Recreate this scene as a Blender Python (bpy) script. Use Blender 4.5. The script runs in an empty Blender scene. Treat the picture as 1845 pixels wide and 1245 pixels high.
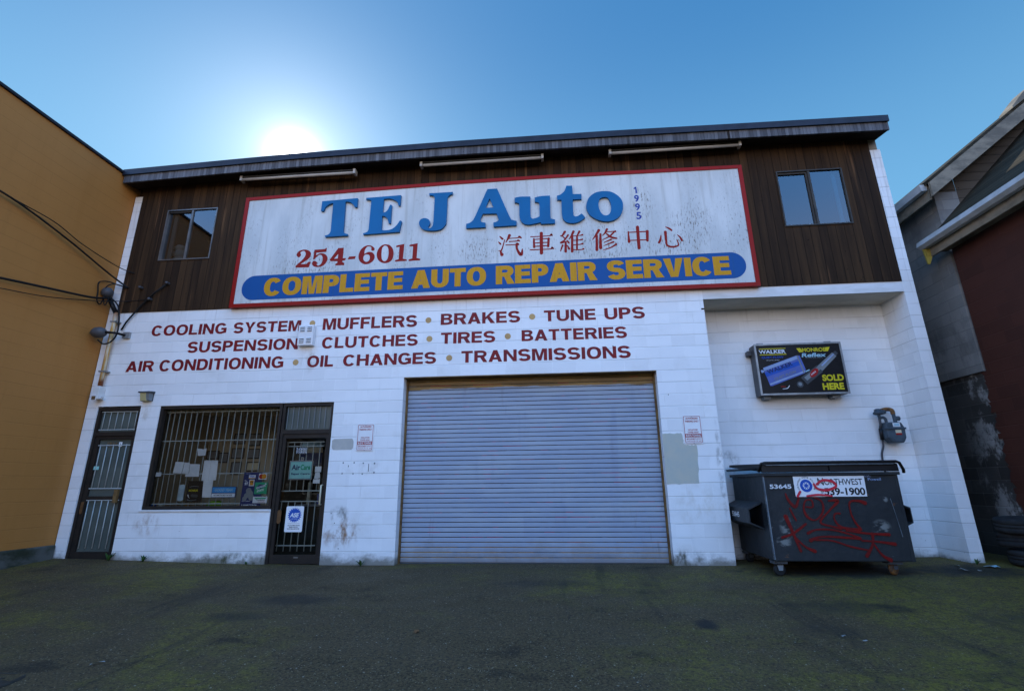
import bpy, bmesh, math, random
from mathutils import Vector, Matrix
random.seed(7)
S = bpy.context.scene
COL = S.collection
R = math.radians

# ------------------------------------------------------------------ camera
cam_d = bpy.data.cameras.new("camera"); cam = bpy.data.objects.new("camera", cam_d); COL.objects.link(cam)
cam_d.sensor_width = 36; cam_d.lens = 17.10; cam_d.clip_start = 0.05; cam_d.clip_end = 2000
CAM = Vector((0.0, -8.1888, 1.2067))
def cam_axes(yaw, pitch, roll):
    cy, sy, cp, sp, cr, sr = math.cos(yaw), math.sin(yaw), math.cos(pitch), math.sin(pitch), math.cos(roll), math.sin(roll)
    f = Vector((sy*cp, cy*cp, sp)); rt = Vector((cy, -sy, 0)); up = rt.cross(f)
    return cr*rt + sr*up, -sr*rt + cr*up, f
rt, up, fw = cam_axes(-0.08501, 0.27975, -0.009465)
M = Matrix((rt, up, -fw)).transposed().to_4x4(); M.translation = CAM
cam.matrix_world = M
S.camera = cam
S.view_settings.view_transform = 'Standard'; S.view_settings.look = 'None'
S.view_settings.gamma = 1; S.view_settings.exposure = 0.20

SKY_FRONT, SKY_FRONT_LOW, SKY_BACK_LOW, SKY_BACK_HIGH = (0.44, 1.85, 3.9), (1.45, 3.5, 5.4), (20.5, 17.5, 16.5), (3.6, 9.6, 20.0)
# ------------------------------------------------------------------ light: low sun behind the roof
SUN = Vector((-0.4431, 0.6989, 0.5614)).normalized()
sl = bpy.data.lights.new("sun", 'SUN'); so = bpy.data.objects.new("sun", sl); COL.objects.link(so)
sl.energy = 4.0; sl.angle = R(0.5); sl.color = (1.0, 0.93, 0.82)
so.rotation_euler = SUN.to_track_quat('Z', 'Y').to_euler()
W = bpy.data.worlds.new("World"); S.world = W; W.use_nodes = True
nt = W.node_tree; nt.nodes.clear()
def wn(t, **k):
    n = nt.nodes.new(t)
    for a, b in k.items(): setattr(n, a, b)
    return n
sky = wn('ShaderNodeTexSky', sky_type='NISHITA', sun_disc=False, sun_elevation=math.asin(SUN.z),
         sun_rotation=math.atan2(SUN.x, SUN.y), air_density=1.0, dust_density=0.6, ozone_density=2.2, altitude=50)
tc = wn('ShaderNodeTexCoord'); nrm = wn('ShaderNodeVectorMath', operation='NORMALIZE')
nt.links.new(tc.outputs['Generated'], nrm.inputs[0])
sep = wn('ShaderNodeSeparateXYZ'); nt.links.new(nrm.outputs[0], sep.inputs[0])
half = wn('ShaderNodeMapRange', interpolation_type='SMOOTHSTEP')      # the sky away from the sun is boosted to light the shaded facade
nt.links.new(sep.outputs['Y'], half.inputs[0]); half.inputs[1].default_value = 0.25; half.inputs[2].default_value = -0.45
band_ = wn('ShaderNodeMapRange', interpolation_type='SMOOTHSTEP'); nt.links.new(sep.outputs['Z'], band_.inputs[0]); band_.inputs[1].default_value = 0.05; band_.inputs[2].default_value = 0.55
def cmix(f, a, b):
    n = wn('ShaderNodeMix', data_type='RGBA'); nt.links.new(f, n.inputs['Factor'])
    for sck, v in ((n.inputs[6], a), (n.inputs[7], b)):
        if isinstance(v, tuple): sck.default_value = (*v, 1)
        else: nt.links.new(v, sck)
    return n.outputs[2]
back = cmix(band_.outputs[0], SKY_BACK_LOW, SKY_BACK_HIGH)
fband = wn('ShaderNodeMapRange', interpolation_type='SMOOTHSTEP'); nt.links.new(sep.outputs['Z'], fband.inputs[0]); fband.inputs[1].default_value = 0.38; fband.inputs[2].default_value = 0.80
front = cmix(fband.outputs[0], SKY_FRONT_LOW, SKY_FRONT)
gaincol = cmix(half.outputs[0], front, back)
dt = wn('ShaderNodeVectorMath', operation='DOT_PRODUCT'); nt.links.new(nrm.outputs[0], dt.inputs[0]); dt.inputs[1].default_value = SUN
ac = wn('ShaderNodeMath', operation='ARCCOSINE', use_clamp=False); nt.links.new(dt.outputs['Value'], ac.inputs[0])
def expfall(sig, amp):
    a = wn('ShaderNodeMath', operation='MULTIPLY'); nt.links.new(ac.outputs[0], a.inputs[0]); a.inputs[1].default_value = -1.0/sig
    b = wn('ShaderNodeMath', operation='EXPONENT'); nt.links.new(a.outputs[0], b.inputs[0])
    c = wn('ShaderNodeMath', operation='MULTIPLY'); nt.links.new(b.outputs[0], c.inputs[0]); c.inputs[1].default_value = amp
    return c
core = expfall(0.011, 16.0); aur = expfall(0.085, 0.72); haze_ = expfall(0.26, 0.17)
add0 = wn('ShaderNodeMath', operation='ADD'); nt.links.new(core.outputs[0], add0.inputs[0]); nt.links.new(aur.outputs[0], add0.inputs[1])
add = wn('ShaderNodeMath', operation='ADD'); nt.links.new(add0.outputs[0], add.inputs[0]); nt.links.new(haze_.outputs[0], add.inputs[1])
soft = wn('ShaderNodeGamma'); nt.links.new(sky.outputs[0], soft.inputs[0]); soft.inputs[1].default_value = 0.18      # evens the sky out as the tone-mapped photograph does
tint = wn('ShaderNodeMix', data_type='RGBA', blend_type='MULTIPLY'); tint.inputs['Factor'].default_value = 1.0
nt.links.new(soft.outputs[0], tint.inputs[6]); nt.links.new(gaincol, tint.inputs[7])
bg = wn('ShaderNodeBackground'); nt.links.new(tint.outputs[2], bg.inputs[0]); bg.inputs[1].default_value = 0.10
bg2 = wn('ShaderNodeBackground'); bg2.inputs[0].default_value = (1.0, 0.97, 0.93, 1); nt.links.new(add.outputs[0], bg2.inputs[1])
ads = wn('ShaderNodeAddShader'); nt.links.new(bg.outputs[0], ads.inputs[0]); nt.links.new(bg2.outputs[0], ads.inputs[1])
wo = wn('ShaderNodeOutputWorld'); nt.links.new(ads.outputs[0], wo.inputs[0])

# ------------------------------------------------------------------ materials
class NT:
    """small helper round a material's node tree"""
    def __init__(s, name):
        s.m = bpy.data.materials.new(name); s.m.use_nodes = True; s.t = s.m.node_tree
        s.b = s.t.nodes['Principled BSDF']; s.out = s.t.nodes['Material Output']
        g = s.t.nodes.new('ShaderNodeNewGeometry'); s.pos = g.outputs['Position']; s.nor = g.outputs['Normal']
    def n(s, t, **k):
        n = s.t.nodes.new(t)
        for a, b in k.items(): setattr(n, a, b)
        return n
    def put(s, sock, v):
        if isinstance(v, bpy.types.NodeSocket): s.t.links.new(v, sock)
        elif isinstance(v, (tuple, list)) and len(v) == 3 and sock.type == 'RGBA': sock.default_value = (*v, 1)
        else: sock.default_value = v
    def math(s, op, a, b=0.0, c=0.0, clamp=False):
        n = s.n('ShaderNodeMath', operation=op, use_clamp=clamp)
        for i, v in enumerate((a, b, c)): s.put(n.inputs[i], v)
        return n.outputs[0]
    def scale(s, v, sc):
        n = s.n('ShaderNodeVectorMath', operation='MULTIPLY'); s.put(n.inputs[0], v); n.inputs[1].default_value = sc
        return n.outputs[0]
    def noise(s, sc=(1, 1, 1), scale=1.0, det=4.0, rough=0.55, vec=None, dist=0.0):
        n = s.n('ShaderNodeTexNoise'); s.put(n.inputs['Vector'], s.scale(vec or s.pos, sc))
        n.inputs['Scale'].default_value = scale; n.inputs['Detail'].default_value = det
        n.inputs['Roughness'].default_value = rough; n.inputs['Distortion'].default_value = dist
        return n.outputs['Fac']
    def ramp(s, v, lo, hi, a=0.0, b=1.0):
        n = s.n('ShaderNodeMapRange', interpolation_type='SMOOTHSTEP'); s.put(n.inputs[0], v)
        for i, x in zip((1, 2, 3, 4), (lo, hi, a, b)): n.inputs[i].default_value = x
        return n.outputs[0]
    def mix(s, f, a, b):
        n = s.n('ShaderNodeMix', data_type='RGBA'); s.put(n.inputs['Factor'], f); s.put(n.inputs[6], a); s.put(n.inputs[7], b)
        return n.outputs[2]
    def xyz(s, v=None):
        n = s.n('ShaderNodeSeparateXYZ'); s.put(n.inputs[0], v or s.pos); return n.outputs
    def bump(s, h, strength=0.3, dist=0.01):
        n = s.n('ShaderNodeBump'); s.put(n.inputs['Height'], h); n.inputs['Strength'].default_value = strength
        n.inputs['Distance'].default_value = dist; s.put(s.b.inputs['Normal'], n.outputs[0])
    def fin(s, col=None, rough=0.6, metal=0.0, spec=0.5):
        if col is not None: s.put(s.b.inputs['Base Color'], col)
        s.put(s.b.inputs['Roughness'], rough); s.put(s.b.inputs['Metallic'], metal)
        s.b.inputs['Specular IOR Level'].default_value = spec
        return s.m
    def blob(s, x, z, rx, rz):      # a soft spot on a wall, 1 in its middle
        p = s.xyz(); dx = s.math('MULTIPLY', s.math('SUBTRACT', p[0], x), 1/rx); dz = s.math('MULTIPLY', s.math('SUBTRACT', p[2], z), 1/rz)
        d = s.math('ADD', s.math('MULTIPLY', dx, dx), s.math('MULTIPLY', dz, dz))
        return s.ramp(d, 1.0, 0.0)

def simple(name, c1, c2=None, sc=(4, 4, 4), rough=0.6, metal=0.0, bump=0.0, lo=0.35, hi=0.65, spec=0.18):
    t = NT(name); c2 = c2 or tuple(x*0.72 for x in c1)
    f = t.noise(sc, 1.0, 5.0, 0.6)
    col = t.mix(t.ramp(f, lo, hi), c1, c2)
    if bump: t.bump(t.noise(tuple(x*4 for x in sc), 1.0, 3.0), bump, 0.004)
    return t.fin(col, rough, metal, spec)

def block_wall(name, paint, joint, dirt=True, spots=(), jw=0.007, jstr=1.0, bump=0.5, tone=0.12, blk=0.22, extra=None):
    t = NT(name); p = t.xyz()
    u = t.math('ADD', p[0], p[1])
    c = t.n('ShaderNodeCombineXYZ'); t.put(c.inputs[0], u); t.put(c.inputs[1], p[2])
    wob = t.noise((1, 1, 1), 3.0, 2.0)
    br = t.n('ShaderNodeTexBrick', offset=0.5); t.put(br.inputs['Vector'], c.outputs[0])
    br.inputs['Scale'].default_value = 1.0; br.inputs['Brick Width'].default_value = 0.4064; br.inputs['Row Height'].default_value = 0.2032
    br.inputs['Mortar Size'].default_value = jw; br.inputs['Mortar Smooth'].default_value = 0.35
    br.inputs['Color1'].default_value = (1, 1, 1, 1); br.inputs['Color2'].default_value = (0, 0, 0, 1)
    # bed joints read stronger than head joints, both broken by thick paint
    zz = t.math('FRACT', t.math('MULTIPLY', p[2], 1/0.2032)); zz = t.math('ABSOLUTE', t.math('SUBTRACT', zz, 0.5))
    bed = t.ramp(zz, 0.5 - 1.3*jw/0.2032, 0.5 - 0.3*jw/0.2032)
    brk = t.ramp(t.noise((1.1, 1.1, 5), 1.0, 3.0), 0.36, 0.6)
    head = t.math('MULTIPLY', br.outputs['Fac'], t.ramp(t.noise((2.2, 2.2, 2.2), 1.0, 2.0), 0.45, 0.7))
    jm = t.math('MAXIMUM', t.math('MULTIPLY', bed, t.math('ADD', 0.14, t.math('MULTIPLY', brk, 0.86))), t.math('MULTIPLY', head, 0.45))
    tonev = t.math('ADD', t.math('MULTIPLY', t.noise((0.7, 0.7, 1.2), 1.0, 5.0, 0.6), 0.6), t.math('MULTIPLY', br.outputs['Color'], blk))
    base = t.mix(t.ramp(tonev, 0.25, 0.65), paint, tuple(x*(1-tone) for x in paint))
    base = t.mix(t.math('MULTIPLY', t.ramp(t.noise((9, 9, 1.0), 1.0, 4.0), 0.55, 0.8), 0.16), base, tuple(x*0.62 for x in paint))
    col = t.mix(t.math('MULTIPLY', jm, 0.62*jstr), base, joint)
    if dirt:       # rain drips below the signboard and the sill line
        dr = t.math('MULTIPLY', t.ramp(t.noise((16, 16, 0.7), 1.0, 4.0, 0.6), 0.54, 0.74), t.ramp(t.math('ADD', p[2], t.math('MULTIPLY', t.noise((5, 5, 0.2), 1.0, 2.0), 0.7)), 4.2, 4.95))
        col = t.mix(t.math('MULTIPLY', dr, 0.5), col, (0.36, 0.33, 0.28))
        sm = t.math('MULTIPLY', t.ramp(t.noise((1.7, 1.7, 2.3), 1.0, 6.0, 0.65), 0.52, 0.72), 0.22)
        col = t.mix(sm, col, (0.52, 0.49, 0.42))
        rs = t.math('MULTIPLY', t.ramp(t.noise((13, 13, 2.2), 1.0, 4.0, 0.7), 0.69, 0.76), 0.35); col = t.mix(rs, col, (0.40, 0.27, 0.15))
    if extra: col = extra(t, col)
    if dirt:
        nz = t.noise((2.4, 2.4, 3.5), 1.0, 6.0, 0.7)
        h = t.math('SUBTRACT', p[2], t.math('MULTIPLY', t.math('SUBTRACT', nz, 0.45), 0.45))
        col = t.mix(t.math('MULTIPLY', t.ramp(h, 0.17, 0.0), 0.8), col, (0.085, 0.072, 0.040))
        chips = t.ramp(t.noise((14, 14, 20), 1.0, 3.0, 0.6), 0.71, 0.75)
        near = t.ramp(p[2], 1.1, 0.1)
        col = t.mix(t.math('MULTIPLY', chips, t.math('ADD', 0.12, t.math('MULTIPLY', near, 0.6))), col, (0.10, 0.085, 0.065))
    for x, z, rx, rz, c, amt in spots:
        k = t.math('MULTIPLY', t.blob(x, z, rx, rz), t.ramp(t.noise((7, 7, 4), 1.0, 6.0, 0.7), 0.42, 0.68))
        col = t.mix(t.math('MULTIPLY', k, amt, clamp=True), col, c)
    hgt = t.math('ADD', t.math('MULTIPLY', t.math('SUBTRACT', 1.0, t.math('MAXIMUM', bed, t.math('MULTIPLY', head, 0.5))), 1.0), t.math('MULTIPLY', t.noise((60, 60, 60), 1.0, 3.0, 0.6), 0.35))
    t.bump(hgt, bump, 0.006)
    return t.fin(col, 0.62, 0, 0.35)

def glass(name, refl=0.16, tintc=(0.75, 0.8, 0.8)):
    t = NT(name); t.t.nodes.remove(t.b)
    g = t.n('ShaderNodeBsdfGlossy'); g.inputs['Roughness'].default_value = 0.0; g.inputs['Color'].default_value = (1, 1, 1, 1)
    tr = t.n('ShaderNodeBsdfTransparent'); tr.inputs['Color'].default_value = (*tintc, 1)
    lw = t.n('ShaderNodeFresnel'); lw.inputs['IOR'].default_value = 1.5
    f = t.math('MULTIPLY', lw.outputs[0], refl/0.05, clamp=True)
    mx = t.n('ShaderNodeMixShader'); t.put(mx.inputs[0], f); t.put(mx.inputs[1], tr.outputs[0]); t.put(mx.inputs[2], g.outputs[0])
    t.put(t.out.inputs[0], mx.outputs[0])
    return t.m

MT = {}
MT['white_block'] = block_wall('painted_block', (0.81, 0.81, 0.80), (0.30, 0.28, 0.25), jstr=0.8,
    spots=[(-3.55, 0.50, 0.42, 0.30, (0.24, 0.12, 0.05), 1.0), (-3.58, 0.78, 0.20, 0.16, (0.12, 0.11, 0.09), 0.9),
           (-6.95, 0.62, 0.30, 0.22, (0.30, 0.17, 0.08), 0.7), (-4.40, 3.45, 0.22, 0.32, (0.35, 0.30, 0.22), 0.55),
           (-7.37, 2.55, 0.14, 0.22, (0.35, 0.28, 0.14), 0.5), (-5.3, 0.06, 1.0, 0.16, (0.05, 0.055, 0.02), 1.0),
           (1.78, 0.10, 0.8, 0.18, (0.06, 0.055, 0.03), 1.0), (2.6, 1.4, 0.06, 0.9, (0.16, 0.15, 0.13), 0.8), (2.85, 1.55, 0.35, 0.25, (0.10, 0.10, 0.09), 0.8),
           (2.2, 0.9, 0.5, 0.4, (0.55, 0.50, 0.42), 0.5), (-3.2, 1.5, 0.6, 0.14, (0.4, 0.37, 0.33), 0.35)])
MT['orange_block'] = block_wall('ochre_painted_block', (0.41, 0.178, 0.040), (0.23, 0.10, 0.022), dirt=False, jstr=0.6, bump=0.3, tone=0.16, blk=0.05,
    spots=(), extra=lambda t, c: t.mix(t.math('MULTIPLY', t.ramp(t.noise((0.5, 3.2, 0.22), 1.0, 5.0, 0.6), 0.50, 0.68), 0.45), t.mix(t.math('MULTIPLY', t.ramp(t.noise((6, 6, 6), 1.0, 5.0, 0.75), 0.62, 0.72), 0.4), c, (0.30, 0.13, 0.03)), (0.36, 0.15, 0.03)))
MT['grey_block'] = block_wall('grey_block', (0.25, 0.24, 0.22), (0.07, 0.065, 0.06), dirt=False, jstr=1.0, tone=0.4,
    extra=lambda t, c: t.mix(t.math('MULTIPLY', t.ramp(t.noise((2, 2, 1), 1.0, 6.0, 0.7), 0.48, 0.66), 0.6), c, (0.10, 0.095, 0.09)))
MT['dark_block'] = block_wall('weathered_block', (0.070, 0.064, 0.056), (0.13, 0.12, 0.11), dirt=False, jstr=0.5, tone=0.6,
    extra=lambda t, c: t.mix(t.math('MULTIPLY', t.ramp(t.noise((2.2, 2.2, 1.6), 1.0, 6.0, 0.7), 0.50, 0.60), t.ramp(t.xyz()[1], 1.1, 0.3)), c, (0.30, 0.29, 0.27)))
MT['maroon'] = block_wall('maroon_stucco', (0.078, 0.024, 0.014), (0.045, 0.015, 0.010), dirt=False, jstr=0.25, tone=0.3)

def boards(name, c1, c2, hi, w, axis=0, streak=1.0):
    t = NT(name); p = t.xyz(); u = t.math('MULTIPLY', p[axis], 1/w)
    idx = t.math('FLOOR', u); wnz = t.n('ShaderNodeTexWhiteNoise', noise_dimensions='1D'); t.put(wnz.inputs['W'], idx)
    fr = t.math('ABSOLUTE', t.math('SUBTRACT', t.math('FRACT', u), 0.5)); gap = t.ramp(fr, 0.455, 0.495)
    sc = (14, 14, 0.8) if axis == 0 else (0.8, 0.8, 14)
    g = t.noise(sc, 1.0, 6.0, 0.65)
    col = t.mix(t.ramp(t.math('ADD', t.math('MULTIPLY', g, 0.7), t.math('MULTIPLY', wnz.outputs['Value'], 0.26)), 0.28, 0.72), c1, c2)
    st = t.math('MULTIPLY', t.ramp(t.noise((9, 9, 0.35) if axis == 0 else (.35, .35, 9), 1.0, 3.0), 0.60, 0.76), t.ramp(t.noise((0.8, 0.8, 0.8), 1.0, 2.0), 0.4, 0.62))
    col = t.mix(t.math('MULTIPLY', st, 0.85*streak), col, hi)
    kn = t.ramp(t.noise((26, 26, 20), 1.0, 1.0), 0.76, 0.79)
    col = t.mix(kn, col, tuple(x*0.25 for x in c1)); col = t.mix(t.math('MULTIPLY', gap, 0.85), col, tuple(x*0.15 for x in c1))
    t.bump(t.math('SUBTRACT', t.math('MULTIPLY', g, 0.4), gap), 0.7, 0.01)
    return t.fin(col, 0.8, 0, 0.12)
MT['brown_boards'] = boards('dark_stained_boards', (0.024, 0.0135, 0.0075), (0.062, 0.033, 0.015), (0.19, 0.095, 0.042), 0.145)
MT['grey_boards'] = boards('weathered_fascia', (0.065, 0.065, 0.072), (0.15, 0.155, 0.17), (0.03, 0.027, 0.024), 0.062)
MT['soffit_dark'] = simple('dark_soffit', (0.030, 0.022, 0.018), (0.018, 0.014, 0.012), rough=0.9)
MT['cap_metal'] = simple('dark_blue_flashing', (0.020, 0.024, 0.038), (0.014, 0.016, 0.024), rough=0.45)
MT['siding_boards'] = boards('grey_brown_siding', (0.085, 0.066, 0.048), (0.115, 0.090, 0.066), (0.06, 0.05, 0.04), 0.17, axis=2, streak=0.4)
MT['trim_tan'] = simple('weathered_trim', (0.27, 0.23, 0.17), (0.15, 0.13, 0.10), sc=(3, 3, 6), rough=0.7)
MT['gutter_white'] = simple('painted_gutter', (0.50, 0.52, 0.53), (0.40, 0.42, 0.42), rough=0.4)
MT['yellow_wood'] = simple('raw_yellow_wood', (0.42, 0.34, 0.07), (0.30, 0.23, 0.05), rough=0.7)
MT['white_trim'] = simple('white_painted_trim', (0.74, 0.74, 0.74), (0.62, 0.62, 0.60), sc=(2, 2, 8), rough=0.6)
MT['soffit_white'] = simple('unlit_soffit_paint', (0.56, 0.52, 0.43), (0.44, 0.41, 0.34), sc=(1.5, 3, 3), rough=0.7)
MT['concrete'] = simple('mossy_concrete', (0.10, 0.105, 0.095), (0.030, 0.036, 0.022), sc=(2.5, 2.5, 5), rough=0.9, bump=0.8)
MT['bronze'] = simple('dark_bronze_frame', (0.030, 0.023, 0.018), (0.020, 0.017, 0.015), rough=0.45)
MT['alu'] = simple('bare_aluminium', (0.20, 0.19, 0.18), (0.14, 0.135, 0.13), rough=0.4, metal=0.6)
MT['dark_alu'] = simple('dark_anodised_frame', (0.055, 0.050, 0.042), (0.035, 0.033, 0.030), rough=0.45)
MT['bars'] = simple('pale_painted_bars', (0.42, 0.46, 0.44), (0.34, 0.37, 0.36), rough=0.45)
MT['glass_up'] = glass('upper_glass', 0.115, (0.42, 0.44, 0.44)); MT['glass'] = glass('shop_glass', 0.045, (0.80, 0.82, 0.80))
MT['frost'] = simple('cloudy_door_glass', (0.10, 0.115, 0.10), (0.07, 0.085, 0.075), sc=(1, 1, 2), rough=0.25)
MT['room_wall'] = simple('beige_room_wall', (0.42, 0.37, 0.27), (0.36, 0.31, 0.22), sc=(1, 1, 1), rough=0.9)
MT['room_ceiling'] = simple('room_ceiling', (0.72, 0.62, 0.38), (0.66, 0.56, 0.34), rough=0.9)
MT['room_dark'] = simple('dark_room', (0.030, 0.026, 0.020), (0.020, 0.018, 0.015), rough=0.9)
MT['door_slat'] = None
def mk_slats():
    t = NT('roll_door_paint'); p = t.xyz()
    a = t.noise((1.0, 1, 3.0), 1.0, 4.0); b = t.noise((3.5, 3.5, 0.6), 1.0, 3.0)
    col = t.mix(t.ramp(a, 0.3, 0.7), (0.26, 0.31, 0.40), (0.32, 0.365, 0.43)); col = t.mix(t.math('MULTIPLY', t.ramp(b, 0.55, 0.75), 0.5), col, (0.22, 0.265, 0.36))
    edge = t.math('ADD', p[2], t.math('MULTIPLY', t.noise((1.5, 1, 1), 1.0, 4.0), 0.10))
    worn = t.noise((0.8, 1, 9), 1.0, 4.0)
    och = t.ramp(t.math('ADD', edge, t.math('MULTIPLY', worn, 0.03)), 2.925, 2.935)
    col = t.mix(och, col, t.mix(t.ramp(worn, 0.4, 0.6), (0.28, 0.165, 0.045), (0.16, 0.095, 0.03)))
    col = t.mix(t.math('MULTIPLY', t.ramp(t.noise((4, 4, 16), 1.0, 5.0, 0.7), 0.70, 0.74), 0.5), col, (0.12, 0.09, 0.08))
    rs = t.math('MULTIPLY', t.ramp(t.noise((7, 7, 1.1), 1.0, 5.0, 0.7), 0.56, 0.72), t.ramp(t.noise((0.9, 0.9, 0.7), 1.0, 2.0), 0.45, 0.65))
    col = t.mix(t.math('MULTIPLY', rs, 0.5), col, (0.17, 0.14, 0.12))
    col = t.mix(t.math('MULTIPLY', t.ramp(t.math('ADD', p[2], t.math('MULTIPLY', t.noise((3, 3, 3), 1.0, 5.0, 0.7), 0.5)), 0.62, 0.25), 0.6), col, (0.16, 0.13, 0.10))
    t.bump(t.noise((2.2, 5, 2.6), 1.0, 4.0), 0.35, 0.02)
    return t.fin(col, 0.5, 0, 0.3)
MT['door_slat'] = mk_slats()
def mk_groove():
    t = NT('worn_slat_groove'); p = t.xyz()
    z = t.math('FLOOR', t.math('ADD', t.math('MULTIPLY', t.math('SUBTRACT', p[2], 0.02), 1/0.0763), 0.5)); wv = t.n('ShaderNodeTexNoise', noise_dimensions='2D')
    c = t.n('ShaderNodeCombineXYZ'); t.put(c.inputs[0], t.math('MULTIPLY', p[0], 2.2)); t.put(c.inputs[1], t.math('MULTIPLY', z, 3.7)); t.put(wv.inputs['Vector'], c.outputs[0])
    wv.inputs['Scale'].default_value = 1.0; wv.inputs['Detail'].default_value = 3.0
    f = wv.outputs['Fac']
    col = t.mix(t.ramp(f, 0.34, 0.46), (0.12, 0.12, 0.13), (0.055, 0.034, 0.014))
    col = t.mix(t.ramp(f, 0.63, 0.66), col, (0.24, 0.014, 0.014))
    low = t.ramp(p[2], 0.42, 0.20); col = t.mix(t.math('MULTIPLY', low, t.ramp(f, 0.3, 0.5)), col, (0.34, 0.19, 0.05))
    return t.fin(col, 0.7)
MT['door_groove'] = mk_groove()
MT['rust_track'] = simple('rusty_track', (0.20, 0.12, 0.045), (0.10, 0.055, 0.025), sc=(6, 6, 6), rough=0.8)
MT['red_paint'] = simple('dark_red_sign_paint', (0.21, 0.010, 0.012), (0.16, 0.013, 0.018), sc=(3, 3, 3), rough=0.5)
MT['tan_paint'] = simple('tan_dot_paint', (0.50, 0.32, 0.13), (0.42, 0.26, 0.11), rough=0.5)
MT['patch_grey'] = simple('grey_cover_paint', (0.47, 0.45, 0.40), (0.40, 0.39, 0.36), sc=(5, 5, 5), rough=0.6)
MT['patch_sage'] = simple('sage_cover_paint', (0.47, 0.46, 0.38), (0.42, 0.44, 0.39), sc=(5, 5, 5), rough=0.6)
def mk_board():
    t = NT('stained_sign_board'); p = t.xyz()
    a = t.noise((1.4, 1, 0.5), 1.0, 5.0, 0.6)
    col = t.mix(t.ramp(a, 0.3, 0.7), (0.60, 0.61, 0.59), (0.44, 0.46, 0.45))
    col = t.mix(t.math('MULTIPLY', t.ramp(t.noise((9, 1, 0.35), 1.0, 5.0, 0.65), 0.50, 0.70), 0.5), col, (0.33, 0.32, 0.28))
    big = t.ramp(t.noise((1.6, 1, 0.9), 1.0, 3.0), 0.42, 0.62)
    lowz = t.ramp(p[2], 6.9, 5.2, 0.35, 1.0)
    sp = t.ramp(t.noise((42, 1, 12), 1.0, 4.0, 0.7), 0.57, 0.66)
    col = t.mix(t.math('MULTIPLY', t.math('MULTIPLY', sp, big), lowz), col, (0.13, 0.10, 0.075))
    for x, z, rx, rz in ((1.0, 5.86, 0.16, 0.2), (2.6, 5.7, 0.5, 0.5), (-4.6, 5.2, 0.9, 0.35), (1.75, 6.2, 0.25, 0.5), (0.9, 5.35, 0.8, 0.4), (2.2, 5.3, 0.7, 0.3), (-1.3, 5.4, 0.5, 0.35)):
        k = t.math('MULTIPLY', t.blob(x, z, rx, rz), t.ramp(t.noise((38, 1, 9), 1.0, 5.0, 0.7), 0.53, 0.62)); col = t.mix(t.math('MULTIPLY', k, 0.9), col, (0.12, 0.085, 0.055))
    return t.fin(col, 0.5)
MT['sign_white'] = mk_board()
def streaked(name, c, d, sc=(16, 1, 1.2), lo=0.5, hi=0.75, amt=0.5, rough=0.45):
    t = NT(name); f = t.math('MULTIPLY', t.ramp(t.noise(sc, 1.0, 5.0, 0.65), lo, hi), amt)
    return t.fin(t.mix(f, c, d), rough, 0, 0.12)
MT['sign_red'] = streaked('sign_frame_red', (0.27, 0.010, 0.006), (0.17, 0.012, 0.009), rough=0.4)
MT['banner_blue'] = streaked('banner_blue', (0.009, 0.078, 0.26), (0.018, 0.08, 0.19))
MT['letter_blue'] = simple('raised_letter_blue', (0.002, 0.115, 0.29), (0.003, 0.10, 0.25), sc=(2, 2, 2), rough=0.4)
MT['year_blue'] = simple('year_blue', (0.03, 0.06, 0.30), rough=0.5)
MT['sign_yellow'] = streaked('banner_yellow', (0.54, 0.26, 0.010), (0.36, 0.175, 0.016), amt=0.7)
MT['phone_red'] = streaked('phone_red', (0.24, 0.010, 0.006), (0.19, 0.012, 0.008))
MT['black'] = simple('black_plastic', (0.012, 0.012, 0.013), (0.008, 0.008, 0.009), rough=0.4)
MT['rubber'] = simple('tyre_rubber', (0.016, 0.016, 0.017), (0.026, 0.026, 0.025), sc=(9, 9, 9), rough=0.85, bump=0.3)
MT['white'] = simple('white_face', (0.78, 0.78, 0.78), (0.72, 0.72, 0.72), rough=0.45)
MT['paper'] = simple('white_paper', (0.66, 0.66, 0.66), (0.54, 0.55, 0.56), rough=0.8)
MT['lamp_grey'] = simple('grey_enamel', (0.085, 0.085, 0.09), (0.06, 0.06, 0.065), rough=0.4)
MT['meter_grey'] = simple('meter_blue_grey', (0.070, 0.095, 0.115), (0.045, 0.060, 0.072), sc=(6, 6, 6), rough=0.45)
MT['rusty'] = simple('rusty_iron', (0.22, 0.10, 0.03), (0.07, 0.04, 0.025), sc=(18, 18, 18), rough=0.8)
MT['galv'] = simple('galvanised', (0.34, 0.35, 0.35), (0.24, 0.25, 0.25), sc=(8, 8, 8), rough=0.45, metal=0.5)
MT['cable'] = simple('black_cable', (0.012, 0.012, 0.012), rough=0.6)
def mk_pipe():
    t = NT('rust_streaked_conduit'); f = t.noise((20, 20, 2.4), 1.0, 4.0); p = t.xyz()
    col = t.mix(t.ramp(f, 0.42, 0.6), (0.68, 0.62, 0.46), (0.55, 0.30, 0.06))
    col = t.mix(t.ramp(t.math('ADD', p[2], t.math('MULTIPLY', f, 0.25)), 4.30, 4.62), col, (0.30, 0.10, 0.02))
    col = t.mix(t.ramp(t.math('ADD', p[2], t.math('MULTIPLY', f, 0.1)), 3.24, 3.14), col, (0.22, 0.06, 0.015))
    return t.fin(col, 0.65)
MT['pipe'] = mk_pipe()
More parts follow.
